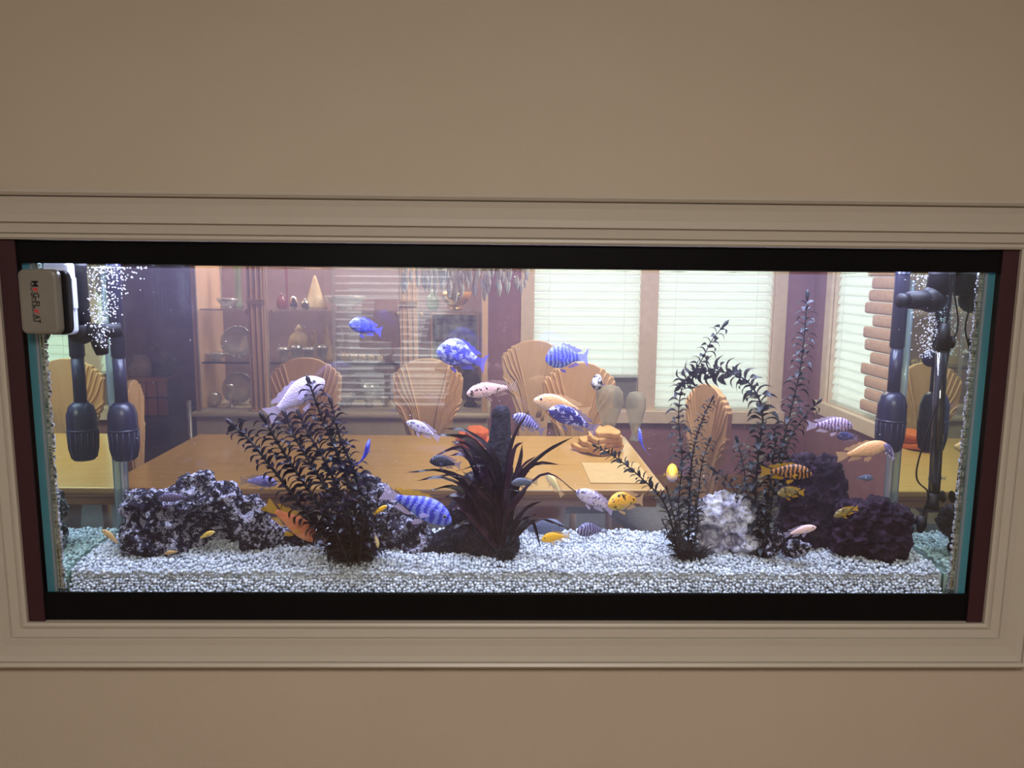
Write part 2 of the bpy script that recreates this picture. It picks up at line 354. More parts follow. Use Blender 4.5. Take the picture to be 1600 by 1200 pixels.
# right wall with its own window
def y_on_right(px):
    p0, p1 = at(px, 560, 1.0), at(px, 560, 4.0); return 1.0 + 3.0*(DXR-p0.x)/(p1.x-p0.x)
ry1, ry0 = y_on_right(1297), y_on_right(1420)
rs = at(1330, 640, (ry0+ry1)/2+.2).z
b = MB().box(DXR, DXR+.15, .02, ry0, 0, RZ).box(DXR, DXR+.15, ry1, DY1, 0, RZ).box(DXR, DXR+.15, ry0, ry1, 0, rs).box(DXR, DXR+.15, ry0, ry1, 2.30, RZ)
struct('wall_far_right', b, M['dining_wall'])
window('window_3', Vector((DXR, ry0, 0)), VY, ry1-ry0, rs, 2.30, -VX, frame=.085)
blind('pale blind in the window of the side wall', Vector((DXR, ry0, 0)), VY, ry1-ry0, rs+.004, 2.30, -VX, tilt=72, flip=-1, depth=-.03)
struct('baseboard_far', MB().box(DXL, DXR, DY1-.018, DY1, 0, .15), M['table_edge'])
struct('baseboard_right', MB().box(DXR-.018, DXR, .33, DY1-.02, 0, .15), M['table_edge'])
# ruffled curtain gathered at the near end of the side window: stacked scalloped folds
cu = empty('curtain', (DXR-.05, y_on_right(1385), at(1375, 650, y_on_right(1375)).z), 'pinkish scalloped curtain folds at the edge of the side window', 'curtain')
M['curtain'] = plain('pink_beige_cloth', srgb(222, 190, 174), .9, srgb(210, 174, 156), 30)
for k in range(14):
    zc = cu.location.z + .02 + k*.070; yA = y_on_right(1363+R_.uniform(-6, 6)+8*(k % 3 == 1)); yB = y_on_right(1424)
    MB().box(DXR-.052, DXR-.0205, yB, yA, zc, zc+.0665).build('fold', M['curtain'], cu, True, bevel=.030)

# ---- dining table
TX0, TX1, TY0, TY1, TZ = -1.50, .605, 1.31, 2.275, .75
te = empty('dining_table', ((TX0+TX1)/2, (TY0+TY1)/2, 0), 'honey coloured wooden dining table behind the tank', 'table')
MB().box(TX0, TX1, TY0, TY1, TZ-.024, TZ).build('tabletop', M['table'], te, bevel=.006)
MB().box(TX0+.012, TX1-.012, TY0+.012, TY1-.012, TZ-.042, TZ-.0245).build('edge_moulding', M['table_edge'], te, bevel=.006)
MB().box(TX0+.03, TX1-.03, TY0+.03, TY1-.03, TZ-.075, TZ-.0425).build('apron', M['table_edge'], te, bevel=.004)
for x in (TX0+.45, TX1-.45):
    MB().lathe([(.20, 0), (.21, .03), (.16, .06), (.11, .12), (.09, .3), (.11, .5), (.16, TZ-.0755)], (x, (TY0+TY1)/2, 0), 20).build('pedestal', M['table'], te, True)
M['upholstery'] = plain('grey_blue_upholstery', srgb(96, 98, 112), .9, srgb(84, 86, 100), 40)
# ---- fan-back dining chairs
def chair(label, x, y, rz, top=1.115, sc=1.0):
    e = empty('dining_chair', (0, 0, 0), label, 'chair', 'fan-backed dining chairs')
    hw = [(.0, 0), (.03, -.001), (.07, -.010), (.105, -.030)]
    pr = list(hw)
    for k in range(3):
        x_ = .112+.022*k; z_ = -.034-.020*k; pr += [(x_+.004, z_+.002), (x_+.016, z_-.002), (x_+.019, z_-.016)]
    pr += [(.183, -.10), (.178, -.16), (.172, -.205), (.178, -.215), (.170, -.235), (.160, -.24), (.164, -.255), (.152, -.275), (.142, -.28), (.144, -.295), (.13, -.32), (.105, -.40), (.085, -.48), (.075, -.66)]
    poly = [(-a, top+b) for a, b in reversed(pr[1:])] + [(a, top+b) for a, b in pr]
    MB().prism(poly, -.012, .012).build('backrest', M['chair'], e, bevel=.004)
    for s in (-1, 1):
        for k in range(4):
            x_ = .108+.022*k; z_ = -.034-.020*k
            pts = smooth_poly([(s*x_, -.012, top+z_), (s*(x_*.80), -.013, top+z_-.09), (s*(x_*.45+.004), -.014, top-.27), (s*(.018+.008*k), -.012, top-.46)], 12)
            MB().tube(pts, [.0035+.0025*math.sin(PI*(.15+.8*i/12)) for i in range(13)], 6).build('rib', M['chair'], e, True)
        for k in range(3):
            x_ = .170-.012*k; z_ = -.225-.03*k
            pts = smooth_poly([(s*x_, -.012, top+z_), (s*(x_*.78), -.013, top+z_-.035), (s*(x_*.5+.01), -.014, top-.36), (s*(.045+.006*k), -.012, top-.48)], 10)
            MB().tube(pts, [.0035+.002*math.sin(PI*(.15+.8*i/10)) for i in range(11)], 6).build('rib', M['chair'], e, True)
    MB().box(-.19, .19, -.38, -.005, .43, .48).build('seat', M['upholstery'], e, bevel=.015)
    for lx in (-.165, .165):
        for ly in (-.355, -.03): MB().tube([(lx, ly, 0), (lx, ly, .43)], [.016, .022], 8).build('leg', M['chair'], e, True)
    e.location = (x, y, 0); e.rotation_euler = (0, 0, rz); e.scale = (sc, sc, 1)
    return e
p = at(478, 600, 2.43); chair('fan-backed wooden chair nearest the china cabinet left pilaster', p.x, 2.43, 0.0)
p = at(668, 600, 2.43); chair('fan-backed wooden chair before the right pilaster of the china cabinet', p.x, 2.43, 0.0)
p = at(905, 600, 2.40); chair('fan-backed wooden chair at the table before the double window', p.x, 2.40, .05, 1.105, 1.02)
p = at(833, 600, 3.05); chair('spare fan-backed wooden chair standing behind the other chairs', p.x, 3.05, .12, 1.16, 1.05)
p = at(1106, 600, 1.90); chair('fan-backed wooden chair at the right end of the table', p.x, 1.88, -PI/2+.26, 1.07, 1.0)
p = at(205, 600, 1.95); chair('fan-backed wooden chair at the left end of the table', p.x, 1.95, PI/2+.24, 1.06, 1.0)
# ---- things on the table
def cloth_heap(label, px, py, Y, wpx, n, mat):
    c = at(px, py, Y); w_ = sz(wpx, Y)
    e = empty('folded_cloth', (c.x, c.y, TZ), label, 'cloth')
    for k in range(n):
        mb = MB(); g = 12; z0 = TZ+.0065+k*.024; ww = w_*(1-.16*k); off = R_.uniform(-.02, .02)
        v = []; f = []
        for j in range(2):
            for a in range(g*2):
                an = PI*a/g; r = 1+.12*math.sin(3*an+k)+.06*math.sin(7*an+2*k)
                v.append((c.x+off+ww/2*r*math.cos(an), c.y+.10*r*math.sin(an), z0+j*.022+.004*math.sin(5*an+k)))
        m2 = 2*g; f = [(a, (a+1) % m2, m2+(a+1) % m2, m2+a) for a in range(m2)] + [tuple(range(m2)), tuple(range(m2, 2*m2))]
        mb.add(v, f).build('fold', mat, e, True, bevel=.004)
M['beige_cloth'] = plain('beige_cloth', srgb(226, 186, 128), .9, srgb(206, 160, 100), 14)
M['orange_cloth'] = plain('orange_cloth', srgb(226, 110, 44), .8, srgb(206, 92, 34), 14)
cloth_heap('heap of folded beige cloth lying on the table', 940, 700, 1.95, 78, 4, M['beige_cloth'])
cloth_heap('folded orange napkin on the table behind the stump', 738, 690, 2.05, 52, 3, M['orange_cloth'])
M['paper'] = plain('pale_paper', srgb(226, 200, 156), .7)
pa = [at(930, 722, 1.6), at(990, 722, 1.6)]
tag(MB().box(.33, .57, 1.40, 1.72, TZ+.0005, TZ+.003).build('paper_sheet', M['paper']), 'pale paper sheet lying flat near the table corner', 'paper')
M['frost'] = clear('frosted_plastic', (.90, .92, .90), fres_ior=1.15, extra=.0, rough=.3, diff=(.66, .68, .63), dfac=.38)
for px, h0, wpx, lb in ((951, 602, 44, 'taller frosted grey vase on the table near the window'), (992, 612, 33, 'smaller frosted grey vase on the table beside its taller twin')):
    c = at(px, 678, 2.18); tz = at(px, h0, 2.18).z; r = sz(wpx, 2.18)/2; H = tz-TZ
    e = empty('frosted_vase', (c.x, 2.18, TZ), lb, 'vase')
    MB().lathe([(r*.42, TZ+.001), (r*.45, TZ+.01), (r*.30, TZ+H*.16), (r*.62, TZ+H*.40), (r*1.0, TZ+H*.68), (r*.95, TZ+H*.86), (r*.66, TZ+H*.97), (r*.2, TZ+H)], (c.x, 2.18, 0), 20).build('body', M['frost'], e, True)
    MB().lathe([(r*.5, TZ+.0005), (r*.5, TZ+.006), (r*.4, TZ+.010)], (c.x, 2.18, 0), 20).build('foot', M['frost'], e, True)

# ---- china cabinet
CY = 3.20; CB = 3.66
cx0, cx1 = at(305, 600, CY).x, at(761, 600, CY).x
czb = at(500, 643, CY).z
cab = empty('china_cabinet', ((cx0+cx1)/2, CY, 0), 'pale wooden china cabinet with glass doors and fluted pilasters', 'cabinet')
def cpart(name, mb, mat, bevel=0, smooth=False): return mb.build(name, mat, cab, smooth, bevel)
cpart('base', MB().box(cx0, cx1, CY-.02, CB, 0, czb-.035), M['cabbase'], .006)
cpart('counter', MB().box(cx0-.02, cx1+.02, CY-.045, CB, czb-.035, czb), M['cabbase'], .012)
cpart('back_panel', MB().box(cx0+.02, cx1-.02, CB-.02, CB, czb, 2.2), M['cabback'])
cpart('side_panel', MB().box(cx0, cx0+.03, CY, CB, czb, 2.2), M['cabwood'], .004)
cpart('side_panel', MB().box(cx1-.03, cx1, CY, CB, czb, 2.2), M['cabwood'], .004)
cpart('crown', MB().box(cx0-.04, cx1+.04, CY-.06, CB, 2.2, 2.32), M['cabwood'], .01)
PX = [(392, 419), (626, 653)]; pil = []
for a, b_ in PX:
    x0, x1 = at(a, 560, CY).x, at(b_, 560, CY).x; pil.append((x0, x1))
    pl = MB().box(x0, x1, CY-.03, CY+.03, czb, 2.2).build('pilaster', M['cabwood'], cab, bevel=.004)
    wf_ = (x1-x0)
    for q in (.2, .5, .8): MB().tube([(x0+wf_*q, CY-.0285, czb+.02), (x0+wf_*q, CY-.0285, 2.19)], wf_*.07, 8).build('flute', M['cabwood'], pl, True)
    for py in (468, 471, 474): MB().box(x0-.004, x1+.004, CY-.048, CY-.03, at(400, py, CY).z-.003, at(400, py, CY).z+.003).build('ring', M['cabwood'], pl)
for x0, x1 in ((cx0+.03, pil[0][0]), (pil[0][1], at(521, 500, CY).x), (at(522, 500, CY).x, pil[1][0]), (pil[1][1], cx1-.03)):
    d_ = empty('door', (0, 0, 0)); d_.parent = cab; d_.location = (0, 0, 0)
    MB().box(x0+.004, x1-.004, CY-.008, CY-.003, czb+.02, 2.18).build('pane', M['cabglass'], d_)
    fr = MB().box(x0+.001, x0+.006, CY-.012, CY, czb+.005, 2.19).box(x1-.006, x1-.001, CY-.012, CY, czb+.005, 2.19).box(x0+.006, x1-.006, CY-.012, CY, czb+.005, czb+.02)
    fr.build('door_frame', M['crystal'], d_)
SH = [at(500, 482, CY+.2).z, at(500, 562, CY+.2).z]
for z in SH: cpart('shelf', MB().box(cx0+.035, cx1-.035, CY+.03, CB-.02, z-.010, z), M['cabglass'])
for px, py in ((387, 487), (426, 487), (621, 490), (658, 491), (393, 628)):
    c = at(px, py, CY-.014)
    cpart('hinge_button', MB().lathe([(.012, 0), (.014, .004), (.012, .010), (.004, .012)], c, 14, Matrix.Rotation(PI/2, 3, 'X')), M['porcelain'], smooth=True)
cabinet_fill_data = bpy.data.lights.new('cabinet_fill', 'AREA'); cabinet_fill_data.shape = 'RECTANGLE'; cabinet_fill_data.size = 1.6; cabinet_fill_data.size_y = .25  # warm fill added to brighten the cabinet inside; no lamp seen there
cabinet_fill_data.energy = 20; cabinet_fill_data.color = (1, .88, .78)
clo = link(bpy.data.objects.new('cabinet_fill', cabinet_fill_data)); clo.location = ((cx0+cx1)/2, CY+.2, 2.17)
# contents of the cabinet
VASE = [(.55, 0), (.6, .04), (.3, .14), (.5, .35), (.85, .6), (.7, .8), (.5, .92), (.75, 1.0)]
BOWL = [(.4, 0), (.42, .08), (.3, .14), (.6, .35), (.9, .7), (1.0, 1.0), (.93, .97), (.5, .4), (.05, .28)]
GOBL = [(.7, 0), (.7, .03), (.12, .08), (.1, .4), (.35, .46), (.75, .65), (.8, .85), (.72, 1.0)]
TALL = [(.5, 0), (.5, .05), (.35, .12), (.32, .6), (.42, .8), (.5, 1.0)]
CONE = [(1.0, 0), (1.0, .05), (.75, .2), (.35, .7), (.12, .95), (.02, 1.0)]
JAR = [(.6, 0), (.95, .2), (1.0, .45), (.8, .68), (.35, .8), (.4, .86), (.2, .94), (.04, 1.0)]
BALL = [(.3, 0), (.75, .15), (1.0, .5), (.75, .85), (.3, .98), (.05, 1.0)]
def ware(name, label, cat, px, base_py, top_py, wpx, prof, mat, Y=3.42, group='ware in the china cabinet', n=18, z=None, lid=False):
    c = at(px, base_py, Y); tz = at(px, top_py, Y).z; zb = c.z if z is None else z; r = sz(wpx, Y)/2; H = max(.02, tz-zb)
    mb = MB().lathe([(max(.001, a*r), zb+.0005+b_*H) for a, b_ in prof], (c.x, Y, 0), n)
    return tag(mb.build(name, mat, smooth=True), label, cat, group)
M['pinkglass'] = clear('pink_glass', (.85, .55, .6), extra=.06, rough=.1, diff=(.7, .35, .4), dfac=.4)
M['greenglass'] = clear('pale_green_glass', (.7, .85, .7), extra=.08, rough=.1, diff=(.6, .72, .55), dfac=.45)
S1, S2 = SH
ware('glass_vase', 'tall pale green glass vase on the upper left cabinet shelf', 'vase', 374, 502, 405, 30, TALL, M['greenglass'], z=S1)
ware('glass_stick', 'slim clear glass candlestick on the upper left cabinet shelf', 'candlestick', 348, 502, 405, 9, TALL, M['crystal'], z=S1)
ware('glass_bowl', 'small clear glass bowl on the upper left cabinet shelf', 'bowl', 356, 480, 466, 34, BOWL, M['crystal'], 3.35, z=S1)
def plate(label, px, py, rpx, z, Y=3.45):
    c = at(px, py, Y); r = sz(rpx, Y); e = empty('crystal_plate', (c.x, Y, z), label, 'plate', 'crystal plates in the china cabinet')
    mm = Matrix.Rotation(PI/2-.25, 3, 'X'); zc = z+r*.97+.002
    MB().lathe([(r*.05, 0), (r*.5, .004), (r*.62, .012), (r*.98, .03), (r, .034), (r*.95, .036), (r*.6, .02), (r*.05, .012)], (c.x, Y, zc), 28, mm).build('dish', M['crystal'], e, True)
    for k in range(18):
        an = 2*PI*k/18; q = mm @ Vector((math.cos(an)*r*.95, math.sin(an)*r*.95, .03))
        MB().ball(Vector((c.x, Y, zc))+q, r*.085, 6, 4).build('facet', M['crystal'], e, True)
plate('round cut crystal plate standing on the left middle cabinet shelf', 372, 525, 25, S2)
plate('round cut crystal plate standing on the left cabinet floor', 374, 598, 25, czb)
ware('crystal_ball', 'crystal ball on the left cabinet floor', 'ornament', 335, 634, 611, 25, BALL, M['crystal'], 3.35, z=czb)
ware('glass_dish', 'low glass dish beside the upright plate on the middle shelf', 'dish', 338, 560, 551, 34, BOWL, M['crystal'], 3.35, z=S2)
ware('goblet', 'crystal goblet on the left cabinet floor before the plate', 'goblet', 361, 638, 600, 20, GOBL, M['crystal'], 3.33, z=czb)
ware('pink_vase', 'slender pink glass vase on the upper middle cabinet shelf', 'vase', 449, 478, 412, 10, TALL, M['pinkglass'], z=S1)
ware('pink_jar', 'small pink crystal jar on the upper middle cabinet shelf', 'jar', 440, 474, 458, 16, JAR, M['pinkglass'], 3.36, z=S1)
ware('silver_ball', 'mirror bright silver ball on the upper cabinet shelf', 'ornament', 459, 476, 462, 14, BALL, plain('silver', (.8, .8, .8), .12, metal=1), 3.35, z=S1)
ware('silver_jar', 'small silver lidded jar beside the mirror ball', 'jar', 477, 476, 466, 13, JAR, plain('silver_dull', (.7, .68, .65), .25, metal=1), 3.35, z=S1)
ware('cone_ornament', 'tall beige cone ornament on the upper cabinet shelf', 'ornament', 493, 476, 430, 36, CONE, M['porcelain'], 3.44, z=S1)
ware('glass_bowl', 'wide glass bowl right of the cone ornament', 'bowl', 540, 476, 462, 66, BOWL, M['crystal'], 3.42, z=S1)
ware('porcelain_teapot', 'rounded cream porcelain jug on the middle cabinet shelf', 'jug', 468, 556, 507, 34, JAR, M['porcelain'], 3.44, z=S2)
ware('porcelain_figurine', 'slim white porcelain figurine between jug and horn', 'figurine', 492, 556, 515, 14, VASE, M['porcelain'], 3.42, z=S2)
ware('porcelain_horn', 'pointed cream porcelain horn on the middle cabinet shelf', 'ornament', 510, 556, 500, 26, CONE, M['porcelain'], 3.44, z=S2)
ware('glass_vase', 'clear glass vase beside the porcelain horn', 'vase', 532, 556, 508, 18, VASE, M['crystal'], 3.46, z=S2)
for k, px in enumerate((443, 463, 483, 504)):
    ware('crystal_bowl', ('squat crystal cup at the left end of the middle shelf', 'round crystal cup before the porcelain jug', 'small crystal cup before the white figurine', 'low crystal cup before the porcelain horn')[k], 'cup', px, 560, 543-k % 2*3, 20, BOWL, M['crystal'], 3.32, z=S2)
for k, px in enumerate((540, 553, 566, 580, 594)):       # spiky shells
    c = at(px, 556, 3.36); e = tag(MB().build if False else empty('sea_shell', (c.x, 3.36, S2)), ('largest spiny cream shell beside the glass vase', 'spiny cream shell second from the glass vase', 'spiny cream shell in the middle of the shell row', 'spiny cream shell second from the right pilaster', 'smallest spiny cream shell by the right pilaster')[k], 'shell', 'spiny shells on the cabinet shelf')
    r = .024-.002*k; MB().ball((c.x, 3.36, S2+r), r, 10, 6, (1.2, .9, .98)).build('body', M['porcelain'], e, True)
    for q in range(8):
        a = 2*PI*q/8; d = Vector((math.cos(a), .3*math.sin(3*a)-.3, math.sin(a)*.9+.1)); c0 = Vector((c.x, 3.36, S2+r*1.15))
        tip = c0+d*r*1.45; tip.z = max(tip.z, S2+.003); MB().tube([c0+d*r*.6, tip], [r*.3, r*.05], 6).build('spine', M['porcelain'], e, True)
for k, (px, tp, wp) in enumerate(((540, 616, 40), (577, 600, 32), (602, 620, 17))):
    ware('crystal_bowl', ('wide crystal bowl on the cabinet floor behind the chairs', 'taller crystal bowl on the cabinet floor behind the chairs', 'small crystal bowl at the end of the cabinet floor')[k], 'bowl', px, 638, tp, wp, BOWL, M['crystal'], 3.40, z=czb)
ware('silver_bowl', 'ornate gold rimmed bowl on the right upper shelf', 'bowl', 712, 482, 455, 52, BOWL, M['brass'], 3.42, z=S1)
ware('green_figurine', 'pale green glass bird figurine on the right upper shelf', 'figurine', 676, 480, 452, 20, JAR, M['greenglass'], 3.31, z=S1)
M['plaque'] = plain('blue_grey_painted_plaque', srgb(190, 206, 208), .5, srgb(110, 112, 126), 22)
c0, c1 = at(676, 556, 3.52), at(746, 492, 3.52)
pe = empty('painted_plaque', (c0.x, 3.52, S2), 'pale blue painted plaque standing on the right middle shelf', 'plaque')
MB().box(c0.x, c1.x, 3.515, 3.53, S2+.001, c1.z).build('picture', M['plaque'], pe)
pb = MB().box(c0.x-.008, c0.x, 3.508, 3.535, S2+.001, c1.z+.008).box(c1.x, c1.x+.008, 3.508, 3.535, S2+.001, c1.z+.008).box(c0.x, c1.x, 3.508, 3.535, c1.z, c1.z+.008); pb.build('frame', M['cabwood'], pe)
ware('dark_urn', 'dark bronze urn on the right cabinet floor', 'urn', 735, 636, 575, 40, VASE, M['bronze'], 3.42, z=czb)

# ---- chandelier over the table
ch = empty('chandelier', (-.20, 1.82, RZ), 'crystal chandelier hanging above the dining table', 'chandelier')
hx, hy = -.17, 1.82
chz = at(700, 408, 1.82).z
MB().tube([(hx, hy, RZ-.001), (hx, hy, chz+.34)], .006, 6).build('chain', M['brass'], ch)
MB().lathe([(.01, chz+.40), (.05, chz+.36), (.03, chz+.26), (.06, chz+.18), (.03, chz+.10), (.045, chz+.04), (.01, chz)], (hx, hy, 0), 16).build('column', M['brass'], ch, True)
drop = MB().lathe([(.001, 0), (.0055, -.010), (.0085, -.030), (.004, -.052), (.001, -.058)], (0, 0, 0), 6).mesh('drop', M['crystal'])
thread = MB().tube([(0, 0, 0), (0, 0, 1)], .0006, 4).mesh('thread', M['crystal'])
bulb_m = emis('warm_bulb', (1, .72, .42), 6.0)
for k in range(8):
    a = 2*PI*k/8+.2; ex, ey = hx+.24*math.cos(a), hy+.24*math.sin(a)
    arm = MB().tube(smooth_poly([(hx, hy, chz+.10), (hx+.10*math.cos(a), hy+.10*math.sin(a), chz+.055), (hx+.20*math.cos(a), hy+.20*math.sin(a), chz+.075), (ex, ey, chz+.12)], 10), .006, 6).build('arm', M['brass'], ch, True)
    MB().lathe([(.01, chz+.115), (.03, chz+.125), (.035, chz+.135), (.012, chz+.14), (.010, chz+.20)], (ex, ey, 0), 12).build('candle_cup', M['brass'], arm, True, off=(0, 0, 0) if False else ch.location)
    MB().lathe([(.008, chz+.20), (.014, chz+.22), (.010, chz+.25), (.001, chz+.28)], (ex, ey, 0), 10).build('bulb', bulb_m, arm, True, off=ch.location)
for k in range(96):                          # strings of drops, longest on the rim
    ring = k % 3; a = 2*PI*k/96*3+ring*.3; r = (.26, .18, .10)[ring]; dz = -.030-(.085, .075, .095)[ring]*R_.random()
    o = link(bpy.data.objects.new('drop', drop)); o.parent = ch; s = .8+.8*R_.random(); o.scale = (s, s, s)
    o.location = Vector((hx+r*math.cos(a), hy+r*math.sin(a), chz+.012+dz+.03)) - ch.location
    if k % 2: 
        g_ = link(bpy.data.objects.new('thread', thread)); g_.parent = ch; g_.location = o.location; g_.scale = (1, 1, (-dz+.06))

# ---- clutter left of the cabinet
M['crate'] = plain('orange_brown_wood', srgb(184, 116, 82), .5, srgb(160, 96, 66), 8)
kx0, kx1 = at(196, 620, 3.35).x, at(262, 620, 3.35).x; kz = at(230, 591, 3.35).z; kb = at(230, 650, 3.35).z
de = empty('dark_desk', ((kx0+kx1)/2, 3.45, 0), 'dark cluttered desk left of the china cabinet', 'desk')
M['darkwood'] = plain('dark_wood', (.035, .022, .026), .6)
MB().box(kx0-.3, cx0-.06, 3.15, 3.75, kb-.035, kb-.001).build('desktop', M['darkwood'], de)
for x in (kx0-.28, cx0-.12): MB().box(x, x+.05, 3.2, 3.7, 0, kb-.036).build('leg', M['darkwood'], de)
ke = empty('wooden_crate', ((kx0+kx1)/2, 3.45, kb), 'orange brown slatted wooden crate on the dark desk', 'crate')
MB().box(kx0+.02, kx1-.02, 3.37, 3.6, kb+.002, kz-.02).build('inner_box', M['darkwood'], ke)
for r in range(2):
    for k in range(4):
        x0 = kx0+(kx1-kx0)*k/4; z0 = kb+(kz-kb)*(.02+.48*r)
        MB().box(x0+.004, x0+(kx1-kx0)/4-.006, 3.35, 3.37, z0, z0+(kz-kb)*.43).build('slat', M['crate'], ke, bevel=.002)
MB().box(kx0-.01, kx1+.01, 3.34, 3.61, kz-.02, kz).build('lid', M['crate'], ke, bevel=.003)
def bag(label, px, py, wpx, hpx, mat, Y, tilt=0, nm='paper_bag', z=None):
    c = at(px, py, Y); r = sz(wpx, Y)/2; h = sz(hpx, Y); z0 = c.z if z is None else z
    mb = MB(); v = []; n = 14; rows = 7
    for i in range(rows):
        u = i/(rows-1)
        for k in range(n):
            a = 2*PI*k/n; rr = r*(1-.45*u*u)*(1+.14*noise.noise(Vector((math.cos(a)*1.6, math.sin(a)*1.6, u*3+px))))
            v.append((c.x+rr*math.cos(a)+tilt*u*h, Y+.55*rr*math.sin(a), z0+u*h))
    f = [(i*n+k, i*n+(k+1) % n, (i+1)*n+(k+1) % n, (i+1)*n+k) for i in range(rows-1) for k in range(n)] + [tuple(range(n)), tuple((rows-1)*n+k for k in range(n))]
    return tag(mb.add(v, f).build(nm, mat, smooth=True), label, 'bag')
M['grey_bag'] = plain('grey_paper', srgb(168, 150, 150), .8, srgb(130, 112, 116), 18)
bag('crumpled pale grey bag on the wooden crate', 216, 591, 42, 34, M['grey_bag'], 3.42, .15, z=kz+.001)
bag('dark handbag on the wooden crate beside the grey bag', 252, 591, 36, 20, M['darkwood'], 3.50, 0, 'handbag', z=kz+.001)
rod = at(240, 545, 3.6)
tag(MB().tube([at(232, 536, 3.60), at(280, 568, 3.60)], .022, 10).build('wrapping_roll', M['grey_bag'], smooth=True), 'mauve paper roll leaning above the crate', 'paper roll')
q0 = at(298, 690, 3.05)
tag(MB().tube([(q0.x, 3.05, 0), (q0.x, 3.05, at(298, 626, 3.05).z)], .014, 10).lathe([(.05, 0), (.05, .012), (.014, .02)], (q0.x, 3.05, 0), 14).build('metal_post', plain('grey_metal', (.35, .35, .36), .4, metal=.6), smooth=True), 'grey metal post standing left of the china cabinet', 'post')

# ================================================================== AQUARIUM
IX, IY0, IY1 = .898, .016, .285              # inside half width, inside front and back
BOT = ob_+.012                               # underside of the glass box
RIMB, RIMT = ZO-.0435, ob_+.058              # lower edge of the top rim, upper edge of the bottom rim
WATER = ZO-.0475
aq = empty('aquarium', (0, .15, ob_), 'long built-in aquarium with black rims set into the wall', 'aquarium')
MB().box(-.904, .904, .010, IY0, BOT, ZO-.004).build('front_pane', M['pane'], aq)
MB().box(-.904, .904, IY1, IY1+.012, BOT, ZO-.004).build('back_pane', M['pane'], aq)
for s in (-1, 1):
    x0, x1 = sorted((s*.900, s*.902)); MB().box(x0, x1, IY0+.0005, IY1-.0005, BOT, ZO-.004).build('side_pane', M['sidepane'], aq)
    x0, x1 = sorted((s*.9065, s*.9275)); MB().box(x0, x1, .012, .050, BOT, ZO-.006).build('glass_edge', M['edge'], aq)
    x0, x1 = sorted((s*.9060, s*.9105)); MB().box(x0, x1, .0085, .0118, BOT, ZO-.006).build('glass_edge', M['silicone'], aq)
    # ragged dark seam in the front corner
    sm = MB(); n = 120
    for k in range(n):
        z0 = BOT+.02+(RIMB-BOT-.02)*k/n; h = (RIMB-BOT)/n; a = .0045*R_.random(); b_ = .001+.004*R_.random()
        x0, x1 = sorted((s*(.9035), s*(.9000-a-.001))); sm.box(x0, x1, IY0+.001, IY0+.003+b_, z0, z0+h*(.5+.6*R_.random()))
    sm.build('corner_seam', M['seam'], aq)
    # clear silicone bead in the back corner
    pts = [(s*(.892), IY1-.008, z) for z in (BOT+.02, ZO-.06)]
    MB().tube(pts, .009, 8).build('silicone_bead', M['silicone'], aq, True)
MB().box(-.93, .93, .004, .300, BOT-.010, BOT).build('bottom_pane', M['pane'], aq)
for nm, z0, z1 in (('top_rim', RIMB, ZO-.001), ('bottom_rim', ob_+.001, RIMT)):
    rm = empty(nm, (0, 0, 0)); rm.parent = aq
    MB().box(-.931, .931, .0015, .0095, z0, z1).build('front_rail', M['rim'], rm, bevel=.002)
    MB().box(-.931, .931, .2975, .3060, z0 if nm == 'top_rim' else z0, z1 if nm == 'top_rim' else z1-.02).build('back_rail', M['rim'], rm, bevel=.002)
    for s in (-1, 1):
        x0, x1 = sorted((s*.9280, s*.9345)); MB().box(x0, x1, .010, .297, z0, z1).build('side_rail', M['rim'], rm)
# thin lip over the front of the top rim
# light hood in the wall above the water
hd = empty('light_hood', (0, .15, ZO+.05), 'black light hood with lamp strips above the aquarium water', 'lamp')
MB().box(-.93, .93, .025, .295, ZO+.075, ZO+.085).build('lid', M['rim'], hd)
MB().box(-.93, .93, .021, .0245, ZO-.002, ZO+.085).build('front_wall', M['rim'], hd)
MB().box(-.93, .93, .2965, .300, ZO+.001, ZO+.085).build('back_wall', M['rim'], hd)
for s in (-1, 1):
    x0, x1 = sorted((s*.925, s*.93)); MB().box(x0, x1, .025, .296, ZO+.001, ZO+.0745).build('end_wall', M['rim'], hd)
for y in (.062, .205): MB().box(-.90, .90, y-.032, y+.032, ZO+.0515, ZO+.066).build('light_bar', M['rim'], hd)
# water: its upper skin, and the faintly hazy body
sf = MB(); n1, n2 = 90, 14
v = [(-.897+1.794*i/n1, IY0+.001+(IY1-IY0-.002)*j/n2, WATER+.0012*noise.noise(Vector((i*.55, j*.6, 0)))) for j in range(n2+1) for i in range(n1+1)]
f = [(j*(n1+1)+i, j*(n1+1)+i+1, (j+1)*(n1+1)+i+1, (j+1)*(n1+1)+i) for j in range(n2) for i in range(n1)]
we = empty('aquarium_water', (0, .15, BOT), 'clear slightly hazy water filling the aquarium', 'water', kind='stuff')
sf.add(v, f).build('water_surface', M['surface'], we, True)
HAZE = .27
if HAZE:
    m, t, o = nt('hazy_water'); vs = N(t, 'ShaderNodeVolumeScatter', i_Density=HAZE, i_Anisotropy=.2); vs.inputs[0].default_value = (.93, .77, .98, 1)
    t.links.new(vs.outputs[0], o.inputs['Volume'])
    MB().box(-.8985, .8985, IY0+.0008, IY1-.0008, BOT+.002, WATER-.002).build('water_body', m, we)

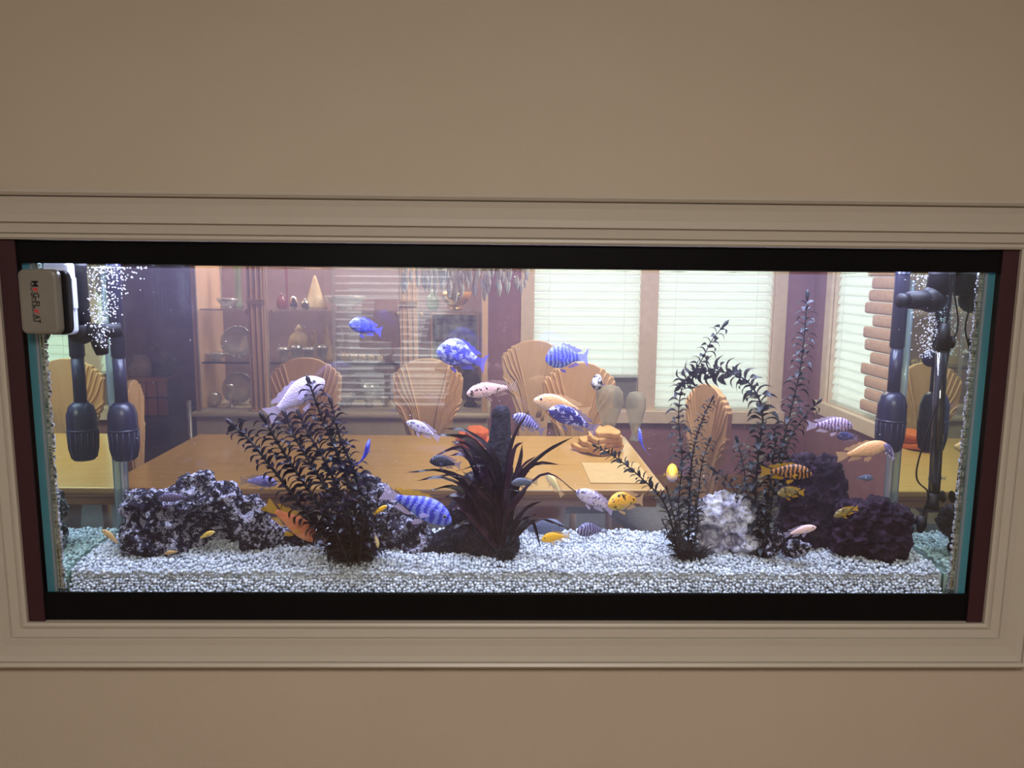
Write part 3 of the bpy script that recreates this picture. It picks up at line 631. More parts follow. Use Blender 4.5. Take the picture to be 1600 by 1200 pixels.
# ------------------------------------------------------------------ gravel
GZ = ZO-.653
def gz(x, y):
    return GZ + .006*noise.noise(Vector((x*6, y*9, 3.1))) + .004*noise.noise(Vector((x*17, y*17, 1.7))) - .016*max(0, 1-(y-IY0)/.06)
ico = bmesh.new(); bmesh.ops.create_icosphere(ico, subdivisions=1, radius=1.0)
ico_v = np.array([v.co[:] for v in ico.verts]); ico_f = np.array([[v.index for v in f.verts] for f in ico.faces]); ico.free()
ico2 = bmesh.new(); bmesh.ops.create_icosphere(ico2, subdivisions=2, radius=1.0)
ico2_v = np.array([v.co[:] for v in ico2.verts]); ico2_f = np.array([[v.index for v in f.verts] for f in ico2.faces]); ico2.free()
rng = np.random.default_rng(5)
def many(name, C, Rr, base_v, base_f, mat, squash=(.65, 1.15), off=(0, 0, 0)):
    """one mesh of many little pebbles / bubbles"""
    n = len(C); nv = len(base_v)
    S = rng.uniform(squash[0], squash[1], (n, 3))*Rr[:, None]
    ang = rng.uniform(0, 2*PI, (n, 3)); V = base_v[None]*S[:, None, :]
    for ax, (i, j) in enumerate(((1, 2), (0, 2), (0, 1))):
        c, s = np.cos(ang[:, ax])[:, None], np.sin(ang[:, ax])[:, None]
        a, b_ = V[:, :, i].copy(), V[:, :, j].copy(); V[:, :, i] = a*c-b_*s; V[:, :, j] = a*s+b_*c
    V = (V + C[:, None, :] - np.array(off)).reshape(-1, 3)
    Fc = (base_f[None]+(np.arange(n)*nv)[:, None, None]).reshape(-1, 3)
    me = bpy.data.meshes.new(name); me.vertices.add(len(V)); me.vertices.foreach_set('co', V.ravel().astype(np.float32))
    me.loops.add(Fc.size); me.loops.foreach_set('vertex_index', Fc.ravel().astype(np.int32))
    me.polygons.add(len(Fc)); me.polygons.foreach_set('loop_start', np.arange(0, Fc.size, 3, dtype=np.int32)); me.polygons.foreach_set('loop_total', np.full(len(Fc), 3, np.int32))
    me.polygons.foreach_set('use_smooth', np.ones(len(Fc), bool)); me.update(); me.validate()
    me.materials.append(mat); o = link(bpy.data.objects.new(name, me)); o.location = off; return o
C = []
st = .0064
for i in range(int(1.79/st)):
    for j in range(int((IY1-IY0-.008)/st)):
        x = -.895+st*(i+.5)+R_.uniform(-.0022, .0022); y = IY0+.005+st*(j+.5)+R_.uniform(-.0022, .0022)
        if y < IY0+.024: continue
        C.append((x, min(y, IY1-.005), gz(x, y)+R_.uniform(-.0040, .0026)))
for i in range(int(1.79/st)):                # the face against the front glass
    for j in range(10):
        x = -.895+st*(i+.5)+R_.uniform(-.0022, .0022); z = BOT+.028+j*.0050+R_.uniform(-.002, .002)
        if z < gz(x, IY0+.0045+.003*j)+.002: C.append((x, IY0+.0045+.0030*j+R_.uniform(0, .004), z))
C = np.array(C)
m, t, o = nt('pale_gravel'); p_ = N(t, 'ShaderNodeBsdfPrincipled', i_Roughness=.5)
g_ = N(t, 'ShaderNodeNewGeometry')
t.links.new(ramp(t, g_.outputs['Random Per Island'], [(.0, (.22, .24, .27)), (.15, (.42, .44, .48)), (.6, (.54, .57, .62)), (1.0, (.74, .77, .82))]), p_.inputs['Base Color'])
t.links.new(p_.outputs[0], o.inputs[0]); M['gravel'] = m
gravel = tag(many('gravel', C, rng.uniform(.0036, .0048, len(C)), ico_v, ico_f, M['gravel'], off=(0, .15, BOT)), 'pale white gravel covering the aquarium bottom', 'gravel', kind='stuff')
gb = MB().box(-.897, .897, IY0+.030, IY1-.001, BOT+.001, GZ-.012).build('gravel_bed', M['gravel'], gravel)

# ------------------------------------------------------------------ rocks
def rock(name, label, blobs, mat, pits=(), amp=.010, fr=34, vox=.0031, seedz=0.0, cat='rock', porous=1.0):
    """blobs: px, py, radius px, depth Y, depth stretch"""
    mb = MB()
    for px, py, r, Y, sy in blobs:
        c = at(px, py, Y); rr = sz(r, Y); mb.ball(c, rr, 14, 9, (1, sy, 1))
    tmp = mb.build(name+'_tmp', None)
    md = tmp.modifiers.new('r', 'REMESH'); md.mode = 'VOXEL'; md.voxel_size = vox
    sm_ = tmp.modifiers.new('s', 'SMOOTH'); sm_.iterations = 6
    dg = bpy.context.evaluated_depsgraph_get(); me = bpy.data.meshes.new_from_object(tmp.evaluated_get(dg))
    loc = tmp.location.copy(); bpy.data.objects.remove(tmp)
    co = np.empty(len(me.vertices)*3, np.float32); me.vertices.foreach_get('co', co); co = co.reshape(-1, 3)
    no = np.empty(len(me.vertices)*3, np.float32); me.vertices.foreach_get('normal', no) if False else me.vertex_normals.foreach_get('vector', no); no = no.reshape(-1, 3)
    pit3 = []
    for px, py, r, Y, dep in pits: pit3.append((np.array(at(px, py, Y)-loc), sz(r, Y), dep))
    out = co.copy()
    for i in range(len(co)):
        q = Vector(co[i].tolist()) + Vector((loc.x*3, seedz, loc.z))
        d = noise.fractal(q*fr, .8, 2.1, 4)*amp
        vd = noise.voronoi(q*fr*.75)[0][0]; vd2 = noise.voronoi(q*fr*2.3)[0][0]
        if vd < .40: d -= porous*amp*1.7*(1-(vd/.40)**2)
        if vd2 < .42: d -= porous*amp*.75*(1-(vd2/.42)**2)
        out[i] += no[i]*d
        for c3, r3, dep in pit3:
            dist = math.hypot(co[i][0]-c3[0], co[i][2]-c3[2])/r3
            if dist < 1 and no[i][1] < .1: out[i][1] += dep*(1-dist**4)
    out[:, 1] = np.clip(out[:, 1]+loc.y, IY0+.010, IY1-.006)-loc.y
    me.vertices.foreach_set('co', out.ravel()); me.update(); me.name = name
    me.materials.clear(); me.materials.append(mat); me.polygons.foreach_set('use_smooth', [True]*len(me.polygons))
    o = link(bpy.data.objects.new(name, me)); o.location = loc
    return tag(o, label, cat)
rock('lace_rock', 'large pitted purple and white lace rock left of the leafy plant',
     [(225, 795, 36, .15, .9), (230, 835, 42, .14, .9), (275, 800, 42, .15, .9), (300, 765, 26, .16, .9), (322, 757, 22, .16, .8), (345, 790, 40, .15, .9), (385, 808, 38, .15, .9),
      (290, 840, 36, .14, .9), (395, 838, 28, .14, .9), (340, 835, 30, .17, .9), (415, 835, 24, .16, .9)],
     M['rock_lace'], [(295, 815, 18, .1, .030), (320, 846, 48, .1, .060), (210, 812, 14, .1, .022), (250, 806, 13, .1, .02), (380, 800, 12, .1, .02), (275, 835, 16, .1, .02), (345, 770, 10, .1, .015), (235, 840, 14, .1, .015)], .012, 30)
rock('lace_rock', 'smaller crusted lace rock tucked behind the leafy plant',
     [(435, 840, 26, .18, .8), (465, 838, 24, .18, .8), (500, 850, 18, .18, .8)], M['rock_lace'], [(428, 832, 12, .12, .02)], .010, 34, .0031, 4.0)
rock('lace_rock', 'pointed lace rock with white veins and dark hollows beside the stump',
     [(575, 760, 24, .19, .8), (590, 785, 32, .18, .8), (600, 820, 40, .17, .8), (640, 835, 36, .16, .8), (625, 800, 26, .17, .8), (668, 850, 22, .15, .8), (590, 850, 30, .16, .8), (640, 860, 22, .14, .8)],
     M['rock_lace'], [(620, 815, 18, .1, .03), (640, 852, 16, .1, .03), (598, 845, 12, .1, .02)], .011, 32, .0031, 9.0)
rock('white_rock', 'white crusted rock between the two tall right plants',
     [(1110, 805, 32, .15, .9), (1130, 795, 28, .15, .9), (1160, 800, 30, .15, .9), (1175, 792, 20, .15, .9), (1115, 840, 30, .15, .9), (1160, 838, 32, .14, .9), (1185, 850, 22, .13, .9)],
     M['rock_white'], [(1115, 845, 24, .1, .035), (1100, 800, 11, .1, .012), (1150, 850, 14, .1, .02), (1145, 778, 9, .1, .015)], .009, 30, .0031, 2.0)
rock('lava_rock', 'upper maroon lava rock leaning behind the right plants',
     [(1255, 735, 30, .19, .8), (1290, 735, 28, .19, .8), (1295, 770, 32, .19, .8), (1250, 775, 38, .19, .8), (1250, 825, 42, .18, .8), (1290, 825, 40, .19, .8), (1230, 845, 26, .17, .8)], M['rock_lava'], (), .009, 48, .0031, 5.0)
rock('lava_rock', 'front maroon lava rock at the right end of the tank',
     [(1335, 810, 34, .12, .9), (1370, 808, 34, .12, .9), (1400, 815, 30, .12, .9), (1330, 845, 34, .11, .9), (1365, 850, 36, .11, .9), (1398, 850, 28, .10, .9), (1385, 870, 18, .085, .9)], M['rock_lava'], [(1330, 860, 22, .1, .015)], .009, 46, .0031, 7.0)
rock('small_stone', 'small black stone with white crust on the gravel', [(1240, 856, 16, .07, .8), (1252, 858, 14, .07, .8), (1230, 862, 10, .07, .8)], M['rock_lace'], (), .006, 60, .0028, 8.0)
rock('small_stone', 'small grey ribbed stone beside the crusted stone', [(1210, 850, 14, .09, .8), (1212, 838, 12, .09, .8), (1204, 862, 10, .08, .8)], M['rock_lace'], (), .005, 60, .0028, 3.0)
rock('dark_rock', 'low black rock at the foot of the stump', [(700, 848, 24, .15, .9), (725, 846, 26, .15, .9), (752, 850, 24, .14, .9), (685, 852, 16, .14, .9)], M['stump'], (), .005, 40, .0031, 6.0)
rock('tree_stump', 'tall black textured stump ornament behind the plum leaves',
     [(783-14*(k/15)**1.6, 647+k*9, 15.5+24*(k/15)**1.7, .17, .95) for k in range(16)] + [(752, 800, 44, .16, .9), (725, 800, 28, .15, .85), (722, 838, 32, .15, .85), (742, 765, 30, .16, .85), (760, 830, 50, .15, .85), (775, 850, 40, .14, .85)], M['stump'], (), .0018, 190, .0031, 1.0, 'ornament')

# ------------------------------------------------------------------ plants
def leaf_mesh(name, mat, L=1.0, wdt=.19, rise=.75, droop=1.05, seg=5):
    v = []; f = []
    for i in range(seg+1):
        s = i/seg; w_ = wdt*min(1, .45+2.2*s)*(1-s**2.2)**.8+.006; o_ = .92*s-.10*s*s; t_ = rise*s-droop*s*s
        v += [(o_*L, -w_*L, t_*L), (o_*L, 0, (t_-.28*w_)*L), (o_*L, w_*L, t_*L)]
    for i in range(seg):
        a = i*3; f += [(a, a+1, a+4, a+3), (a+1, a+2, a+5, a+4)]
    me = bpy.data.meshes.new(name); me.from_pydata(v, [], f); me.materials.append(mat); me.polygons.foreach_set('use_smooth', [True]*len(f)); return me
def stalk(plant, ctrl, Y, leafm, pitch_px, llen_px, srad, r0=.0, tipscale=.7, ydrift=0, jitter=.25, smat=None, start=.0, flat=.35):
    pts3 = [at(px, py, Y+ydrift*(i/(len(ctrl)-1))) for i, (px, py) in enumerate(ctrl)]
    pts3[0].z = min(pts3[0].z, GZ+.002) if start == 0 else pts3[0].z
    P = smooth_poly(pts3, 60)
    MB_ = MB().tube(P[::3]+[P[-1]], [srad*(1-.5*i/20) for i in range(len(P[::3])+1)], 6)
    st_ = MB_.build('stem', smat or M['stem'], plant, True)
    base = plant.location
    seglen = [(P[i+1]-P[i]).length for i in range(60)]; tot = sum(seglen); d = sz(pitch_px, Y)*.6; acc = 0; i = 0; k = 0
    while d < tot:
        while i < 59 and acc+seglen[i] < d: acc += seglen[i]; i += 1
        u = (d-acc)/seglen[i]; p = P[i].lerp(P[min(i+1, 60)], u); T = (P[min(i+1, 60)]-P[max(i-1, 0)]).normalized()
        A = T.cross(Vector((0, 1, 0))).normalized(); B = T.cross(A)
        ph = (0 if k % 2 == 0 else 1.05 if k % 4 == 1 else -1.05)+R_.uniform(-jitter, jitter)
        fr_ = d/tot
        for side in (0, PI):
            a = ph+side; O = (A*math.cos(a)+B*math.sin(a)*(1-flat*0)).normalized(); W_ = T.cross(O)
            L = sz(llen_px, Y)*(1-(1-tipscale)*fr_)*R_.uniform(.85, 1.15)
            q = p + O*srad*.5
            if not (IY0+L*.9 < q.y+O.y*L*.5 < IY1-L*.2): O.y *= .35; O.normalize(); W_ = T.cross(O)
            tw = Matrix.Rotation(R_.uniform(-.35, .35), 3, O)
            T2 = tw @ T; W2 = T2.cross(O); T3 = O.cross(W2)
            o = link(bpy.data.objects.new('leaf', leafm)); o.parent = st_
            mm = Matrix(((O.x*L, W2.x*L, T3.x*L, q.x-base.x), (O.y*L, W2.y*L, T3.y*L, q.y-base.y), (O.z*L, W2.z*L, T3.z*L, q.z-base.z), (0, 0, 0, 1)))
            o.matrix_local = mm
        d += sz(pitch_px, Y)*(1-.25*fr_); k += 1
    # terminal bud
    T = (P[-1]-P[-3]).normalized(); L = sz(llen_px*.55, Y)
    MB().tube([P[-1]-T*L*.3, P[-1]+T*L*.15, P[-1]+T*L*.5, P[-1]+T*L*.85], [srad*.6, L*.17, L*.2, L*.02], 7).build('bud', leafm.materials[0], st_, True, off=base)
    return st_
def clump(plant, px, py, Y, rpx, n, mat, hpx=20):
    """tangle of fine rootlets at the foot of a plastic plant"""
    mb = MB(); c = at(px, py, Y); r = sz(rpx, Y); h = sz(hpx, Y)
    for k in range(n):
        a = R_.uniform(0, 2*PI); rr = r*R_.uniform(.2, 1); e = Vector((c.x+rr*math.cos(a), min(max(c.y+rr*.6*math.sin(a), IY0+.008), IY1-.01), GZ+h*R_.uniform(.2, 1)))
        b_ = Vector((c.x+.3*rr*math.cos(a), c.y+.2*rr*math.sin(a), GZ-.002)); mb.tube([b_, b_.lerp(e, .5)+Vector((0, 0, h*.3)), e], [.0016, .0012, .0004], 4)
    o = mb.build('root_tuft', mat, plant, True); o['kind'] = 'stuff'
LA = leaf_mesh('leaf', M['leaf_dark'], wdt=.30, rise=1.05, droop=1.10); LB = leaf_mesh('leaf', M['leaf_green'], wdt=.23, rise=1.05, droop=1.2)
LC = leaf_mesh('leaf', M['leaf_green'], wdt=.30, rise=.9, droop=.6)
b0 = at(545, 862, .11)
pA = empty('plastic_plant', (b0.x, .11, GZ), 'dense dark purple plastic plant fanning left of centre', 'plant')
for ctrl, Y, dr in (([(542, 862), (478, 800), (428, 735), (390, 688), (364, 664)], .10, 0), ([(546, 862), (505, 800), (458, 730), (428, 682), (413, 656)], .08, -.01),
                    ([(550, 862), (524, 790), (486, 725), (460, 682), (447, 652)], .12, .01), ([(556, 862), (538, 790), (510, 725), (486, 684), (470, 652)], .14, .02),
                    ([(558, 862), (552, 780), (528, 710), (502, 650), (484, 600)], .10, 0), ([(562, 862), (568, 790), (550, 730), (530, 680), (518, 632)], .12, .01)):
    stalk(pA, ctrl, Y, LA, 10.5, 35, .0042, ydrift=dr)
for ctrl, Y in (([(560, 862), (585, 815), (592, 775)], .085), ([(555, 862), (570, 800), (575, 765)], .07), ([(545, 862), (520, 815), (505, 780)], .07), ([(540, 862), (505, 835), (478, 810)], .085), ([(565, 862), (598, 840), (606, 812)], .075), ([(550, 862), (545, 815), (540, 780)], .06), ([(545, 862), (528, 838), (512, 818)], .05), ([(560, 862), (566, 835), (572, 812)], .05)):
    stalk(pA, ctrl, Y, LA, 11.0, 28, .0025)
clump(pA, 540, 862, .09, 46, 120, M['stem'], 26)
b0 = at(1072, 862, .12)
pC = empty('plastic_plant', (b0.x, .12, GZ), 'dark plastic plant with a stalk slanting left beside the white rock', 'plant')
stalk(pC, [(1062, 860), (1040, 790), (1000, 745), (962, 715), (932, 698)], .09, LC, 8, 20, .0022)
stalk(pC, [(1066, 860), (1060, 790), (1066, 720), (1060, 650), (1068, 600), (1092, 570), (1112, 532), (1130, 510)], .15, LB, 11, 29, .0018)
stalk(pC, [(1075, 860), (1078, 760), (1084, 700), (1098, 655), (1112, 625)], .13, LB, 7, 20, .0024)
stalk(pC, [(1070, 860), (1090, 780), (1096, 730), (1108, 690)], .11, LB, 9, 22, .0018)
stalk(pC, [(1068, 860), (1055, 815), (1042, 765)], .075, LC, 11, 16, .0018)
stalk(pC, [(1080, 860), (1090, 815), (1085, 775)], .075, LC, 11, 15, .0018)
stalk(pC, [(1072, 860), (1045, 835), (1036, 815)], .08, LB, 7, 13, .0018)
clump(pC, 1080, 862, .09, 46, 110, M['stem'], 26)
b0 = at(1193, 860, .14)
pD = empty('plastic_plant', (b0.x, .14, GZ), 'tall dark plastic plant with an arching stalk beside the lava rocks', 'plant')
stalk(pD, [(1196, 860), (1206, 780), (1222, 700), (1236, 640), (1250, 580), (1257, 520), (1261, 466)], .13, LB, 11, 31, .0021)
stalk(pD, [(1190, 860), (1180, 780), (1186, 700), (1192, 650), (1182, 615), (1160, 590), (1120, 580), (1086, 584), (1064, 602)], .12, leaf_mesh('leaf', M['leaf_green'], wdt=.30, rise=.95, droop=1.1), 9, 32, .0026, ydrift=.03, tipscale=.9)
stalk(pD, [(1212, 760), (1232, 690), (1262, 645), (1277, 630)], .11, LB, 10, 24, .0016, start=1)
stalk(pD, [(1186, 860), (1165, 800), (1140, 755), (1116, 735)], .15, LB, 11, 27, .0016)
stalk(pD, [(1192, 860), (1196, 800), (1206, 740), (1212, 690)], .10, LB, 9, 27, .0022)
stalk(pD, [(1200, 860), (1170, 790), (1162, 730), (1152, 690)], .16, LB, 10, 27, .0018)
clump(pD, 1192, 862, .11, 36, 90, M['stem'], 30)
# broad-leaved plum plant over the stump
b0 = at(782, 868, .10)
pB = empty('plastic_plant', (b0.x, .10, GZ), 'plum coloured plastic plant with long wavy leaves around the stump', 'plant')
def ribbon(ctrl, Y, wpx, dy=0.0, wav=.35):
    pts = smooth_poly([at(px, py, Y+dy*i/(len(ctrl)-1)) for i, (px, py) in enumerate(ctrl)], 18)
    w0 = sz(wpx*.92, Y)/2; v = []; f = []; ph = R_.uniform(0, 6)
    for i, p in enumerate(pts):
        s = i/18; T = (pts[min(i+1, 18)]-pts[max(i-1, 0)]).normalized(); S = T.cross(Vector((0, 1, 0))).normalized(); D = T.cross(S)
        w_ = w0*(math.sin(PI*min(1, .08+.92*s)**.8)*.95+.05); tw = .55+wav*math.sin(ph+s*9)
        side = (S*math.cos(tw)+D*math.sin(tw))
        rf = .42*w0*math.sin(ph+s*26)
        a = p-side*w_+D*rf; b_ = p-D*w_*.3; c_ = p+side*w_-D*rf
        for q in (a, b_, c_): q.y = min(max(q.y, IY0+.006), IY1-.006)
        v += [a, b_, c_]
    for i in range(18): k = i*3; f += [(k, k+1, k+4, k+3), (k+1, k+2, k+5, k+4)]
    return MB().add(v, f).build('leaf', M['leaf_plum'], pB, True)
RB = [([(778, 745), (735, 688), (684, 679)], 20), ([(776, 720), (735, 676), (690, 669)], 12), ([(775, 755), (722, 702), (682, 711)], 18), ([(776, 790), (700, 738), (636, 738)], 13),
      ([(776, 795), (700, 748), (646, 752)], 12), ([(774, 800), (712, 762), (672, 766)], 13), ([(772, 810), (722, 775), (690, 778)], 14), ([(772, 820), (742, 735), (718, 690)], 18),
      ([(786, 770), (800, 690), (826, 642)], 14), ([(790, 780), (802, 706), (818, 690)], 14), ([(794, 790), (812, 722), (816, 694)], 15), ([(792, 770), (845, 712), (904, 678)], 14), ([(795, 790), (830, 728), (886, 727)], 14),
      ([(792, 800), (850, 740), (904, 772)], 13), ([(794, 800), (818, 770), (824, 745)], 13), ([(792, 840), (820, 796), (858, 779)], 13), ([(790, 855), (806, 818), (840, 803)], 14), ([(795, 850), (838, 812), (892, 827)], 9),
      ([(796, 850), (828, 812), (845, 855)], 10), ([(780, 860), (742, 815), (700, 828)], 13), ([(776, 855), (725, 795), (698, 798)], 14), ([(778, 850), (735, 770), (712, 742)], 18), ([(774, 770), (738, 700), (706, 690)], 16),
      ([(782, 830), (770, 760), (752, 700)], 18), ([(784, 840), (788, 770), (778, 712)], 18), ([(778, 860), (755, 800), (728, 765)], 18), ([(788, 850), (800, 790), (806, 742)], 16), ([(775, 780), (730, 715), (700, 712)], 14),
      ([(776, 800), (720, 745), (668, 748)], 12), ([(780, 845), (730, 790), (702, 776)], 14), ([(783, 855), (765, 800), (745, 742)], 18), ([(790, 800), (812, 735), (838, 712)], 12)] + [([(780+R_.uniform(-8, 10), R_.uniform(780, 850)), (R_.uniform(728, 812), R_.uniform(720, 800)), (R_.uniform(700, 835), R_.uniform(705, 790))], R_.uniform(8, 13)) for _ in range(20)]
for k, (c_, w_) in enumerate(RB):
    base = [(783, 868), ((783+c_[0][0])/2, (868+c_[0][1])/2)] if c_[0][1] < 845 else []
    ribbon(base+c_, .085+.012*(k % 4), w_, dy=-.02 if k % 2 else .01)
clump(pB, 788, 868, .085, 34, 90, M['stem'], 30)
MB().lathe([(.024, GZ-.008), (.022, GZ+.004), (.012, GZ+.010)], (b0.x, .10, 0), 16).build('base', M['stem'], pB, True)

# ------------------------------------------------------------------ fish
def fish_mat(name, base, belly, patt=None, pcol=(0, 0, 0), scale=9.0, thr=.5, face=None, soft=.06):
    m, t, o = nt(name); p = N(t, 'ShaderNodeBsdfPrincipled', i_Roughness=.38); p.inputs['Specular IOR Level'].default_value = .5
    co = coords(t); sp = N(t, 'ShaderNodeSeparateXYZ'); t.links.new(co, sp.inputs[0])
    mr = N(t, 'ShaderNodeMapRange', i_1=-.15, i_2=.06); t.links.new(sp.outputs[2], mr.inputs[0])
    mx = N(t, 'ShaderNodeMix', data_type='RGBA'); t.links.new(mr.outputs[0], mx.inputs[0]); mx.inputs[6].default_value = c4(belly); mx.inputs[7].default_value = c4(base)
    col = mx.outputs[2]
    if patt:
        if patt == 'bars':
            wv = N(t, 'ShaderNodeTexWave', wave_type='BANDS', bands_direction='X', i_Scale=scale*.32, i_Distortion=4.0, i_Detail=2.0); wv.inputs['Detail Scale'].default_value = 2.0
            t.links.new(co, wv.inputs['Vector']); fac = wv.outputs[1]
        else:
            nz = N(t, 'ShaderNodeTexNoise', i_Scale=scale, i_Detail=2.0, i_Roughness=.55); oi = N(t, 'ShaderNodeObjectInfo')
            ad = N(t, 'ShaderNodeVectorMath', operation='ADD'); sc_ = N(t, 'ShaderNodeVectorMath', operation='SCALE'); sc_.inputs[3].default_value = 1
            t.links.new(oi.outputs['Location'], sc_.inputs[0]); sc_.inputs[3].default_value = 37.0; t.links.new(co, ad.inputs[0]); t.links.new(sc_.outputs[0], ad.inputs[1]); t.links.new(ad.outputs[0], nz.inputs['Vector']); fac = nz.outputs[0]
        soft = .22 if patt == 'bars' else soft; m2 = N(t, 'ShaderNodeMapRange', i_1=thr-soft, i_2=thr+soft); t.links.new(fac, m2.inputs[0])
        mx2 = N(t, 'ShaderNodeMix', data_type='RGBA'); t.links.new(m2.outputs[0], mx2.inputs[0]); t.links.new(col, mx2.inputs[6]); mx2.inputs[7].default_value = c4(pcol); col = mx2.outputs[2]
    # fine scales
    vo = N(t, 'ShaderNodeTexVoronoi', i_Scale=42.0); t.links.new(co, vo.inputs['Vector'])
    bp = N(t, 'ShaderNodeBump', i_Strength=.25, i_Distance=.01); t.links.new(vo.outputs[0], bp.inputs['Height']); t.links.new(bp.outputs[0], p.inputs['Normal'])
    t.links.new(col, p.inputs['Base Color']); t.links.new(p.outputs[0], o.inputs[0]); return m
def fin_mat(name, col, alpha=.32, streak=None):
    m, t, o = nt(name); co = coords(t)
    d = N(t, 'ShaderNodeBsdfDiffuse'); tl = N(t, 'ShaderNodeBsdfTranslucent')
    wv = N(t, 'ShaderNodeTexWave', wave_type='BANDS', bands_direction='DIAGONAL', i_Scale=14.0, i_Distortion=.6); t.links.new(co, wv.inputs['Vector'])
    cr = ramp(t, wv.outputs[1], [(.2, streak or tuple(v*.7 for v in col)), (.7, col)]); t.links.new(cr, d.inputs[0]); t.links.new(cr, tl.inputs[0])
    a = N(t, 'ShaderNodeMixShader', i_0=.5); t.links.new(d.outputs[0], a.inputs[1]); t.links.new(tl.outputs[0], a.inputs[2])
    tr = N(t, 'ShaderNodeBsdfTransparent'); b = N(t, 'ShaderNodeMixShader', i_0=alpha); t.links.new(a.outputs[0], b.inputs[1]); t.links.new(tr.outputs[0], b.inputs[2])
    t.links.new(b.outputs[0], o.inputs[0]); return m
PROFH = [(0, .012), (.025, .045), (.07, .078), (.14, .115), (.24, .146), (.36, .160), (.48, .157), (.60, .136), (.72, .102), (.84, .066), (.93, .050), (1.0, .050)]
M['eye'] = plain('fish_eye', (.006, .005, .008), .12); M['iris'] = plain('fish_iris', (.22, .20, .24), .3)
def make_fish(label, cx, cy, lpx, theta, yaw, Y, mat, fin, hr=1.0, up=None, bend=0.0, group=None, wr=.46, eye=1.0, roll=0.0, name='cichlid', dorsal=None):
    """unit fish: snout at x=+.5, tail tip at x=-.5; 12 rings x 12 segments; thing > body, fins, eyes"""
    L = sz(lpx, Y)*1.03; hr *= 1.16
    def bx(x, y, z):                         # sideways bend of the rear half
        u = max(0, .15-x); return Vector((x, y+bend*u*u*1.8, z))
    v = []; f = []; n = 12; BL = .80
    for s, h in PROFH:
        x = .5-s*BL; h2 = h*hr; w_ = h*hr*wr*(1.15-.45*s) ; zc = (.018*math.sin(PI*s)-.012*(s < .1))*hr
        for k in range(n):
            a = 2*PI*k/n; cz_, sy_ = math.sin(a), math.cos(a)
            v.append(bx(x, w_*math.copysign(abs(sy_)**.9, sy_), zc+h2*cz_*(.96 if cz_ > 0 else .92)))
    m_ = len(PROFH)
    f = [(i*n+k, i*n+(k+1) % n, (i+1)*n+(k+1) % n, (i+1)*n+k) for i in range(m_-1) for k in range(n)] + [tuple(range(n)), tuple((m_-1)*n+k for k in range(n))]
    e = empty(name, (0, 0, 0), label, 'fish', group or 'cichlids in the aquarium')
    body = MB().add(v, f).build('body', mat, e, True, off=(0, 0, 0)); sb = body.modifiers.new('s', 'SUBSURF'); sb.levels = 1; sb.render_levels = 1
    def hgt(x):
        s = (.5-x)/BL
        for (a, h0), (b_, h1) in zip(PROFH, PROFH[1:]):
            if a <= s <= b_: return (h0+(h1-h0)*(s-a)/(b_-a))*hr
        return .05*hr
    def finmesh(nm, rows, mt, par=None):
        vv = []; k = len(rows[0])
        for r in rows: vv += [bx(*q) for q in r]
        ff = [(i*k+j, i*k+j+1, (i+1)*k+j+1, (i+1)*k+j) for i in range(len(rows)-1) for j in range(k-1)]
        return MB().add(vv, ff).build(nm, mt, e, True, off=(0, 0, 0))
    K = 9                                    # dorsal, spiny outline, tallest at the rear
    rows = []
    for i in range(K+1):
        u = i/K; x = .24-u*.46; z0 = hgt(x)*.90; hh = (.028+.034*u+.022*(i % 2 == 0))*(1 if u < .9 else .85)*(1 if u > .08 else .3)
        rows.append([(x, 0, z0), (x-.02-.05*u, .002*(i % 2), z0+hh*.6), (x-.035-.10*u, 0, z0+hh)])
    finmesh('dorsal_fin', rows, G[dorsal] if dorsal else fin)
    rows = []
    for i in range(8):                       # tail
        u = -1+2*i/7; rows.append([(-.285, 0, .046*hr*u), (-.38, .004*(i % 2), .075*u), (-.5+.035*(1-abs(u))-.0, 0, .125*u*max(.8, hr*.9))])
    finmesh('tail_fin', rows, fin)
    rows = []
    for i in range(5):
        u = i/4; x = -.02-u*.19; z0 = -hgt(x)*.88; hh = .035+.04*u; rows.append([(x, 0, z0), (x-.03-.02*u, .002, z0-hh*.6), (x-.06-.03*u, 0, z0-hh)])
    finmesh('anal_fin', rows, fin)
    for s in (-1, 1):
        rows = []
        for i in range(4):
            u = i/3; x = .16-.05*u; z0 = -hgt(x)*.86; rows.append([(x, s*.022*hr, z0), (x-.05-.03*u, s*.036, z0-.05*(1-.5*u)), (x-.13+.05*u, s*.04, z0-.085*(1-.65*u))])
        finmesh('pelvic_fin', rows, fin)
        rows = []
        for i in range(5):
            u = -1+2*i/4; x = .21; wy = hgt(x)*wr*1.0
            rows.append([(x, s*wy*.92, -.025+.012*u), (x-.06, s*(wy+.03), -.03+.030*u), (x-.125+.03*abs(u), s*(wy+.05), -.04+.042*u)])
        finmesh('pectoral_fin', rows, fin)
        xe = .5-.135*BL; he = hgt(xe); wy = he*wr*1.08
        ey = MB().ball((xe, s*wy*.86, he*.34), .024*eye, 10, 6, (1, .55, 1)).build('eye', M['iris'], e, True, off=(0, 0, 0))
        MB().ball((xe, s*(wy*.86+.006*eye), he*.34), .017*eye, 10, 6, (1, .6, 1)).build('pupil', M['eye'], ey, True, off=(0, 0, 0))
    th, ya = math.radians(theta), math.radians(yaw)
    X = Vector((math.cos(th)*math.cos(ya), -math.sin(ya), math.sin(th)*math.cos(ya))).normalized()
    ref = Vector(up) if up else Vector((0, 0, 1))
    Zv = (ref-X*ref.dot(X)).normalized(); Yv = Zv.cross(X)
    if roll:
        q = Matrix.Rotation(math.radians(roll), 3, X); Zv = q @ Zv; Yv = q @ Yv
    c = at(cx, cy, Y)
    e.matrix_world = Matrix(((X.x*L, Yv.x*L, Zv.x*L, c.x), (X.y*L, Yv.y*L, Zv.y*L, c.y), (X.z*L, Yv.z*L, Zv.z*L, c.z), (0, 0, 0, 1)))
    return e
